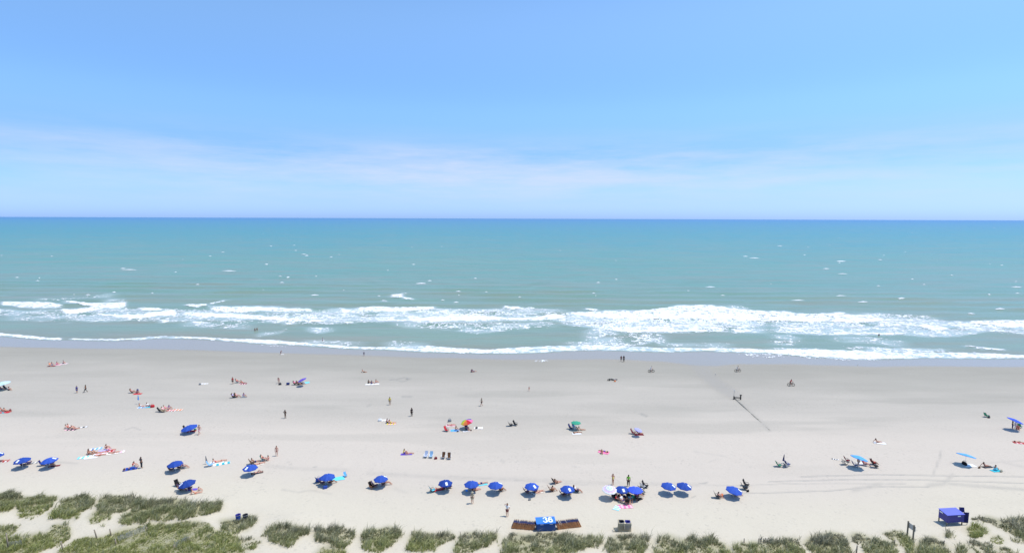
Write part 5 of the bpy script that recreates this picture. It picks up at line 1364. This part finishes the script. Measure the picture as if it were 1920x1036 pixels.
P(1866, 881, 'sit', 110, 'shirt:cyan shorts:cyan', 'person in turquoise, right of two sunbathers at the right', 1); T(1868, 882, 100, 'turquoise towel at the right with a bag at its end', 'teal', None, .8, 1.7); bag(1877, 884, 'khaki bag at the end of the turquoise towel', 'khaki', .9)
K(1850, 781, 100, 'dark green low chair alone far right on the upper sand', 'green', 'black'); bag(1854, 783, 'dark bag beside the lone dark green chair', 'dark', 1.1)
U_(1904, 787, 'cobalt blue umbrella tilted right over a small group at the right edge', 'royal', hc=2.0, r=1.25, tilt=(20, -15), rise=.25)
P(1898, 803, 'stand', 60, 'trousers:navy shirt:dark', 'person in dark clothes standing under the cobalt umbrella at the right edge', 2); P(1904, 803, 'stand', -10, 'shirt:white trousers:white', 'person in white standing in the middle under the cobalt umbrella', 1, size=.9)
P(1908, 804, 'sit', -30, 'shirt:red shorts:red', 'child in red sitting right of the person in white', 1); K(1912, 801, 120, 'bright green low chair at the right edge', 'green', 'steel')
T(1912, 830, 70, 'red rimmed towel cut by the right edge', 'palepink', 'red', .9, 1.9); P(1911, 829, 'prone', 70, 'briefs:black', 'sunbather on the red rimmed towel at the right edge', 1)
# ---- upper sand, left to right
U_(4, 717.5, 'pale cyan and white umbrella at the left edge', 'palecyan', hc=1.7, r=1.5, tilt=(10, 200)); P(3, 731, 'chair', 100, 'shirt:navy shorts:navy', 'person in navy under the pale umbrella at the left edge', 1); P(17, 731, 'sit', 80, 'shirt:white shorts:dark', 'person in white right of the pale umbrella at the left edge', 1); K(12, 729, 100, 'dark chair between the two people at the upper left edge', 'dark', 'black')
for u, v, ps, yw, wr, l in [(94, 686, 'chair', 60, 'swimsuit:orange', 'first of the seated trio at the far upper left, in orange'), (97, 684, 'sit', 90, 'shorts:sky', 'person in pale blue shorts in the far upper left trio'), (107, 683, 'sit', 90, 'shirt:palepink shorts:pink', 'person in pale pink, second from the right at the far upper left'), (119, 681, 'sit', 80, 'shirt:white shorts:dark', 'person in white, alone at the right of the far upper left group')]:
    P(u, v, ps, yw, wr, l, 0)
T(97, 686, 100, 'dark towel of the far upper left trio', 'maroon', None, 1.0, 1.8); T(109, 683.5, 95, 'pale pink towel at the far upper left', 'palepink', None); T(121, 681.5, 92, 'rose towel at the right of the far upper left group', 'palepink', 'white')
P(144.5, 736, 'stand', 0, 'shirt:blue shorts:blue', 'person in blue standing left of the striding man', 1, size=.95); P(161, 735, 'walk', -70, 'trousers:dark shirt:brown', 'man in brown striding left on the upper left sand', 2, size=1.05)
P(249, 736, 'chair', 100, 'swimsuit:palepink', 'person seated left of the blue shirt', 1); P(258, 736, 'sit', 60, 'shirt:blue shorts:navy', 'person in a blue shirt and cap on a red towel', 1, hat='navy'); T(258, 738, 98, 'red towel under the blue shirted person', 'red', None); K(249, 736, 100, 'brown chair left of the blue shirt', 'brown', 'wood')
furled(259.5, 757, 'furled light blue umbrella beside three sunbathers', 'sky', 2.1, (0, 2)); P(265, 762, 'lean', 100, 'swimsuit:white', 'sunbather in white right of the furled light blue umbrella', 1); P(272, 762, 'supine', 100, 'briefs:white', 'sunbather lying in the middle right of the furled light blue umbrella', 0); P(279, 761, 'lean', 95, 'shirt:white shorts:navy', 'person in white and navy beside the red bag', 1)
T(267, 763, 98, 'blue and white striped towel by the furled light blue umbrella', 'sky', 'white', 1.0, 1.9); T(279, 762.5, 96, 'teal towel by the red bag', 'teal', None); bag(286, 763, 'red bag at the right of three sunbathers', 'red', 1.5)
K(301, 771, 100, 'black chair at the left of the pink and violet group', 'black', 'black'); K(307, 772, 95, 'beige chair of the pink and violet group', 'khaki', 'wood'); P(308, 771, 'chair', 95, 'shirt:palepink shorts:khaki', 'person in pale pink in the pink and violet group', 0); P(312, 768, 'chair', 100, 'swimsuit:pink', 'person in hot pink in the pink and violet group', 0); P(317, 766, 'sit', 90, 'shirt:purple shorts:purple', 'person in violet at the top of the pink and violet group', 1)
T(322, 769, 95, 'white towel right of the pink and violet group', 'white', 'red', .9, 1.8); T(334, 768, 92, 'orange and cream striped towel furthest right of the pink and violet group', 'cream', 'orange', .9, 1.9)
P(5, 770, 'lean', 100, 'swimsuit:maroon', 'sunbather in maroon at the left edge, middle height', 1); P(12, 771, 'lean', 100, 'briefs:black', 'second sunbather at the left edge, middle height', 1); T(9, 772.5, 98, 'red towel at the left edge, middle height', 'red', None, 1, 2.0); T(2, 773.5, 98, 'green towel at the left edge, middle height', 'teal', None, .6, 1.4); bag(19, 770, 'dark red bag by the sunbathers at the left edge', 'maroon', 1.0, 100)
for u, v, ps, yw, wr, l in [(128, 802, 'lean', 115, 'swimsuit:red', 'sunbather in red, left one of three above the long dark edged towel'), (133, 803, 'chair', 112, 'swimsuit:white', 'sunbather in white, middle one of three above the long dark edged towel'), (139, 804, 'lean', 115, 'briefs:maroon bikini_top:maroon', 'sunbather in maroon, right one of three above the long dark edged towel')]:
    P(u, v, ps, yw, wr, l, 0)
T(133, 805, 98, 'dark towel below the three sunbathers', 'dark', 'palepink', .8, 1.9); T(150, 801, 112, 'long white towel with dark edge stretching right of three sunbathers', 'white', 'dark', .5, 2.4)
bag(375, 721, 'grey bag alone at the left end of a pale towel', 'grey', 1.0); T(383, 719, 96, 'pale towel alone with a grey bag', 'white', 'cream', .8, 1.8)
P(436.5, 719.5, 'stand', 0, 'shirt:red shorts:dark', 'person in a red shirt and dark shorts standing beside two seated people', 1); P(446, 717, 'chair', 90, 'swimsuit:red', 'seated person next to the standing red shirt', 0); P(455, 718, 'lean', 95, 'swimsuit:red', 'person in red leaning back furthest right of the standing red shirt', 2); T(456, 719, 95, 'dark striped towel furthest right of the standing red shirt', 'maroon', 'palepink'); K(446, 717, 90, 'grey chair next to the standing red shirt', 'grey', 'steel')
K(439, 745, 95, 'black chair, left one of a pair below the red shirted trio', 'black', 'black'); K(444, 744, 95, 'dark chair, right one of a pair below the red shirted trio', 'dark', 'black'); P(445, 744, 'chair', 95, 'swimsuit:palepink', 'person reclining with legs stretched right in the pair of dark chairs', 1); P(439, 745, 'chair', 95, 'shirt:lavender shorts:dark', 'person in lavender in the left dark chair', 1); P(457, 743, 'sit', 80, 'shirt:purple shorts:white', 'person in violet and white sitting alone right of two dark chairs', 1); T(457, 744, 95, 'grey towel of the violet and white person', 'grey', None, .8, 1.3)
P(523, 718, 'bend', 10, 'swimsuit:palepink', 'person bending down at the left of the lavender umbrella group', 1); bag(525, 721, 'dark bag beside the bending person', 'dark', 1.3); cooler(540, 721, 'navy cooler between the bending person and the lavender umbrella', 'navy', 'navy', 15, 1.3)
U_(566, 711, 'small lavender blue umbrella tilted left over seated people, upper left of centre', 'purple', hc=1.7, r=1.05, tilt=(22, 190), rise=.25)
for i, (u, v, wr, l) in enumerate([(554, 721, 'shirt:pink shorts:maroon', 'person in pink at the left under the lavender umbrella'), (560, 721, 'shirt:maroon shorts:dark', 'person in maroon in the middle under the lavender umbrella'), (567, 720, 'shirt:teal shorts:navy', 'person in teal at the right under the lavender umbrella')]):
    P(u, v, 'chair', 90, wr, l, 1); K(u, v, 90, ['black chair of the person in pink', 'navy chair of the person in maroon', 'dark chair of the person in teal'][i] + ' under the lavender umbrella', ['black', 'navy', 'dark'][i], 'black')
T(574, 717, 110, 'turquoise cloth hanging right of the lavender umbrella', 'cyan', None, 1.2, 1.5)
P(535, 783.5, 'hips', 160, 'swimsuit:black', 'person in a black swimsuit standing alone with a short shadow, left of centre', 3, size=1.02)
U_(354, 800, 'royal blue umbrella tilted left, beside a walking man on the middle left sand', 'blue', hc=1.15, r=1.45, tilt=(12, 205), rise=.5, group=None); T(357, 808, 95, 'red towel under the tilted umbrella beside the walking man', 'red', None, .8, 1.9); K(350, 806, 95, 'black chair under the tilted umbrella beside the walking man', 'black', 'black'); P(374, 814, 'walk', -10, 'shorts:palepink', 'bare chested man walking right of the tilted umbrella', 0, size=1.08); bag(366, 806, 'green bag at the right edge of the tilted umbrella', 'green', .9)
P(682.5, 666.5, 'walk', 190, 'shirt:navy shorts:navy', 'child in navy walking on the wet sand near the foam', 2, size=.72); P(682, 697.5, 'lean', 95, 'shorts:brown', 'person in brown shorts sitting alone on the upper sand, directly below the navy child', 1)
for u, v, ps, wr, l, s_ in [(691, 718, 'sit', 'shirt:black shorts:black', 'person in black, left one of three on white towels', 2), (697, 719, 'sit', 'shirt:navy shorts:navy', 'person in navy, middle one of three on white towels', 1), (705, 717, 'sit', 'briefs:palepink bikini_top:palepink', 'person in pale pink, right one of three on white towels', 0)]:
    P(u, v, ps, 90, wr, l, s_)
T(693, 720, 95, 'white towel under the two dark dressed people', 'white', None, 1.0, 1.9); T(704, 719.5, 95, 'white towel under the pale pink bikini', 'white', None, 1.0, 1.8)
P(731, 758.5, 'stand', 20, 'shirt:yellow shorts:khaki', 'person in a yellow shirt standing alone left of centre', 2, size=1.02); P(772, 779.5, 'stand', 40, 'shirt:black trousers:black', 'person all in black standing alone near the centre', 3, size=1.02)
P(884, 697, 'sit', 70, 'shirt:navy shorts:navy', 'person in navy, left one of a tiny pair near the wet sand', 1, size=.9); P(888, 696.5, 'lean', 110, 'shirt:blue shorts:navy', 'person in blue, right one of a tiny pair near the wet sand', 1, size=.9)
P(903, 760.5, 'walk', -60, 'shirt:khaki shorts:black', 'person in a grey khaki top and black shorts walking alone near the centre', 1)
bag(712.5, 789, 'white bag at the left end of the couple with pale towels', 'white', 1.4); T(720, 787.5, 96, 'pale patterned towel left of the couple', 'white', 'cream'); P(726, 792, 'sit', 80, 'shirt:maroon shorts:dark', 'person in maroon, left of the couple on pale towels', 0); P(734, 793, 'lean', 100, 'swimsuit:yellow', 'person in yellow, right of the couple on pale towels', 0); T(734, 794, 96, 'pink and yellow towel under the couple', 'palepink', 'yellow')
U_(875, 789, 'rainbow striped umbrella tilted left over a seated person near the centre', 'white', hc=1.55, r=1.22, tilt=(14, 200), canopy='rainbow', spin=10)
P(876, 806, 'chair', 40, 'shirt:navy shorts:blue', 'person in navy blue seated beside the shadow of the rainbow umbrella', 1, size=1.1); K(876, 806, 40, 'navy chair beside the shadow of the rainbow umbrella', 'navy', 'black'); T(875, 808, 95, 'white towel at the foot of the rainbow umbrella', 'white', None, .6, 1.4)
T(845, 797, 95, 'pink towel of the sunbather behind the red chair', 'palepink', None); P(846, 796.5, 'supine', 95, 'briefs:red', 'sunbather lying behind the red chair', 0); K(838, 808, 60, 'red low chair left of the rainbow umbrella', 'red', 'black'); T(853, 806.5, 95, 'sky blue towel left of the rainbow umbrella', 'sky', None, 1.0, 1.6); P(855, 806, 'sit', 60, 'swimsuit:navy', 'person on the sky blue towel left of the rainbow umbrella', 1); bag(843, 790, 'grey heap of bags above the pink towel', 'grey', 1.4)
T(897, 802, 95, 'white towel right of the rainbow umbrella', 'white', None); bag(893.5, 803, 'black bag on the white towel right of the rainbow umbrella', 'black', .9); bag(858, 809, 'tiny dark bag below the sky blue towel', 'dark', .6); bag(883, 807, 'tiny dark bag right of the rainbow umbrella foot', 'dark', .6)
K(958, 798, 100, 'black chair, left one of a pair standing alone at the centre', 'black', 'black'); K(967, 797, 60, 'black chair, right one of a pair standing alone at the centre', 'black', 'black')
P(992, 732.5, 'walk', 200, 'swimsuit:red', 'small child in red alone on the upper sand right of centre', 0, size=.62)
P(1164.5, 677, 'stand', 180, 'shirt:maroon shorts:black', 'left one of two dark figures standing at the wet sand', 2, size=.95); P(1169.5, 678, 'stand', 175, 'shirt:black trousers:black', 'right one of two dark figures standing at the wet sand, in black', 2, size=1.08)
bicycle(1146, 713.5, 100, 'black bicycle lying on the sand above a red bag', 'black', lying=78); bicycle(1151, 711, 80, 'second bicycle lying across the first', 'steel', lying=-80); bag(1153, 715, 'orange red bag beside the lying bicycles', 'orange', .9)
def rider(u, v, wear, lab, blab, sk, yaw, hr='hair', fr='black'):
    p = gp(u, v); bicycle(u, v, yaw, blab, fr, at=p)
    P(u, v, 'ride', yaw, wear, lab, sk, hr, at=p)
rider(1221, 697.5, 'shirt:white shorts:white', 'cyclist in white riding left of the other water edge cyclist', 'black bicycle ridden by the left cyclist in white', 0, 92, 'blond'); rider(1383, 696.5, 'shirt:cream shorts:white', 'cyclist in cream riding above the drain outfall', 'black bicycle ridden above the drain outfall', 0, 92, 'blond'); rider(1483, 723, 'shirt:red shorts:maroon', 'cyclist in a red shirt riding right of the outfall', 'black bicycle ridden by the red shirted cyclist', 1, 80)
U_(1080, 791, 'green umbrella over a seated person, right of centre', 'seagreen', hc=1.45, r=.95, rise=.2); K(1071, 804, 60, 'navy chair in the shadow of the green umbrella', 'navy', 'black'); P(1078, 804, 'chair', 60, 'shirt:sky shorts:white', 'person in a pale blue shirt under the green umbrella', 1); K(1078, 804, 60, 'white chair under the green umbrella', 'sky', 'white'); P(1089, 806, 'lean', 95, 'briefs:khaki', 'person with legs stretched right of the green umbrella', 1); P(1082, 811, 'prone', 100, 'briefs:dark', 'person lying face down below the green umbrella', 2); T(1081, 812, 95, 'white towel below the green umbrella', 'white', None)
K(1188, 813, 60, 'dark red chair left of the small pale umbrella', 'maroon', 'black'); U_(1197, 804.5, 'small pale blue umbrella with a white rim, right of the green one', 'lavender', hc=1.35, r=.75, tilt=(18, -20), rise=.18); P(1197, 813, 'lean', 95, 'shirt:maroon shorts:dark', 'person in maroon under the small pale umbrella', 1); T(1198, 814, 95, 'dark red towel under the small pale umbrella', 'maroon', None)
P(758, 850, 'sit', 90, 'shirt:yellow shorts:purple', 'person in yellow sitting with legs to the right, behind the chairs in a row', 1); P(766, 850, 'supine', 98, 'briefs:palepink', 'sunbather stretched out right of the person in yellow', 0); T(762, 851, 96, 'violet towel under the person in yellow', 'purple', None, .7, 1.9)
K(798, 857, -10, 'white and navy chair, first of four empty chairs in a row', 'paleblue', 'white'); K(808, 857.5, -5, 'pale blue chair, second of four empty chairs in a row', 'dustblue', 'white'); bag(817, 860, 'red and navy bag in the middle of four empty chairs', 'maroon', 1.0); K(831, 859, -5, 'black chair with white frame, third of four empty chairs', 'brown', 'white'); K(842, 860, 5, 'dark brown chair with white frame, last of four empty chairs', 'brown', 'white')
T(1132, 847, 60, 'hot pink towel alone right of centre', 'pink', None, 1.1, 1.8); P(1132, 846, 'prone', 240, 'swimsuit:purple', 'person in purple lying on the hot pink towel', 1); P(1128, 849, 'sit', 0, 'swimsuit:pink', 'child in pink at the left of the hot pink towel', 1, size=.8)
# ---- sunbather cluster on the left and what lies around it
for i, (u, v, ps, wr, s_, l) in enumerate([(166, 850, 'sit', 'briefs:red', 0, 'person sitting up at the left end of the big sunbather group'), (172, 851, 'lean', 'swimsuit:khaki', 1, 'person in olive leaning back at the left of the big sunbather group'), (180, 849, 'lean', 'briefs:dark bikini_top:dark', 1, 'dark haired sunbather in the middle of the big group'),
        (187, 853, 'supine', 'briefs:red', 0, 'sunbather lying lowest in the big group'), (190, 848, 'supine', 'briefs:palepink', 0, 'sunbather lying in the centre of the big group in pale pink'), (199, 841, 'sit', 'swimsuit:maroon', 0, 'person in maroon sitting at the top of the big sunbather group'), (206, 844, 'lean', 'swimsuit:pink', 0, 'person in pink at the upper right of the big sunbather group'),
        (214, 848, 'supine', 'briefs:maroon bikini_top:maroon', 0, 'sunbather lying furthest right in the big group')]):
    P(u, v, ps, 112, wr, l, s_)
for u, v, c, c2, l in [(158, 857, 'white', 'cyan', 'white and mint towel at the left end of the big sunbather group'), (171, 857, 'white', None, 'plain white towel lowest in the big sunbather group'), (180, 841, 'sky', 'white', 'pale blue towel at the upper left of the big sunbather group'), (188, 850, 'palepink', 'white', 'pink striped towel in the middle of the big sunbather group'),
        (196, 844, 'lavender', None, 'lavender towel near the top of the big sunbather group'), (204, 845, 'palepink', 'red', 'red striped towel at the upper right of the big sunbather group'), (211, 849, 'cream', None, 'cream towel at the lower right of the big sunbather group'), (222, 847, 'white', 'palepink', 'white and rose towel furthest right in the big sunbather group')]:
    T(u, v, 113, l, c, c2, .9, 1.8)
P(243, 878, 'prone', 120, 'trousers:blue shirt:blue', 'person in bright blue lying beside the man with hands on hips', 1); T(244, 879, 118, 'dark blue towel beside the man with hands on hips', 'blue', 'navy', .9, 1.9); P(251, 874, 'sit', 100, 'shirt:red shorts:white', 'person with a red top at the head of the dark blue towel', 0)
P(265.5, 876.5, 'hips', 150, 'shirt:dark trousers:dark', 'man in dark clothes standing with hands on hips at the left', 2, size=1.08)
K(395, 873, 115, 'pale blue chair at the left of the sunbathers with a teal towel', 'sky', 'white'); furled(388, 869, 'thin closed grey umbrella stuck in the sand by the pale blue chair', 'grey', 1.4, (0, -6)); P(405, 867, 'lean', 115, 'swimsuit:red', 'sunbather in red, left one above the teal towel', 0); P(414, 864, 'supine', 115, 'briefs:maroon', 'sunbather lying right of the red swimsuit above the teal towel', 0)
T(416, 869, 118, 'teal and white towel with dark edge below two sunbathers', 'teal', 'white', .8, 2.4); T(407, 866, 116, 'white towel under two sunbathers by the teal towel', 'white', None, 1.2, 1.9)
P(495, 863, 'chair', 90, 'swimsuit:maroon', 'left one of two people in dusky red seated near the standing bather', 0); K(495, 863, 90, 'green grey chair near the standing bather', 'green', 'steel'); P(503, 862, 'sit', -60, 'swimsuit:pink', 'right one of two seated people, in bright pink near the standing bather', 0); P(519, 854, 'stand', 10, 'briefs:maroon', 'bather in dark red trunks standing alone left of centre', 0, size=1.02)
# ---- people in the water
def wader(u, v, pose, wear, lab, sk, depth, yaw=0, size=1.0):
    x, y = on_plane(u, v, SL + .1); P(u, v, pose, yaw, wear, lab, sk, at=(x, y, SL - depth), size=size)
wader(478, 619, 'stand', 'shorts:navy', 'wader, left one of two heads in the surf at the left', 1, .75); wader(482, 618, 'stand', 'swimsuit:black', 'wader, right one of two in the surf at the left', 1, .8)
wader(605, 638, 'stand', 'shirt:white', 'wader in white standing in shallow water behind the foam line', 1, .7); wader(1648, 628, 'stand', 'shirt:black', 'wader in black at the edge of the widest foam', 2, .95)
P(526.5, 664, 'bend', 60, 'shorts:navy', 'child bending over a white board on the wet sand', 1, size=.8); T(529, 664, 95, 'white bodyboard beside the bending child on the wet sand', 'white', None, .5, 1.0)
print('objects', len(bpy.data.objects))
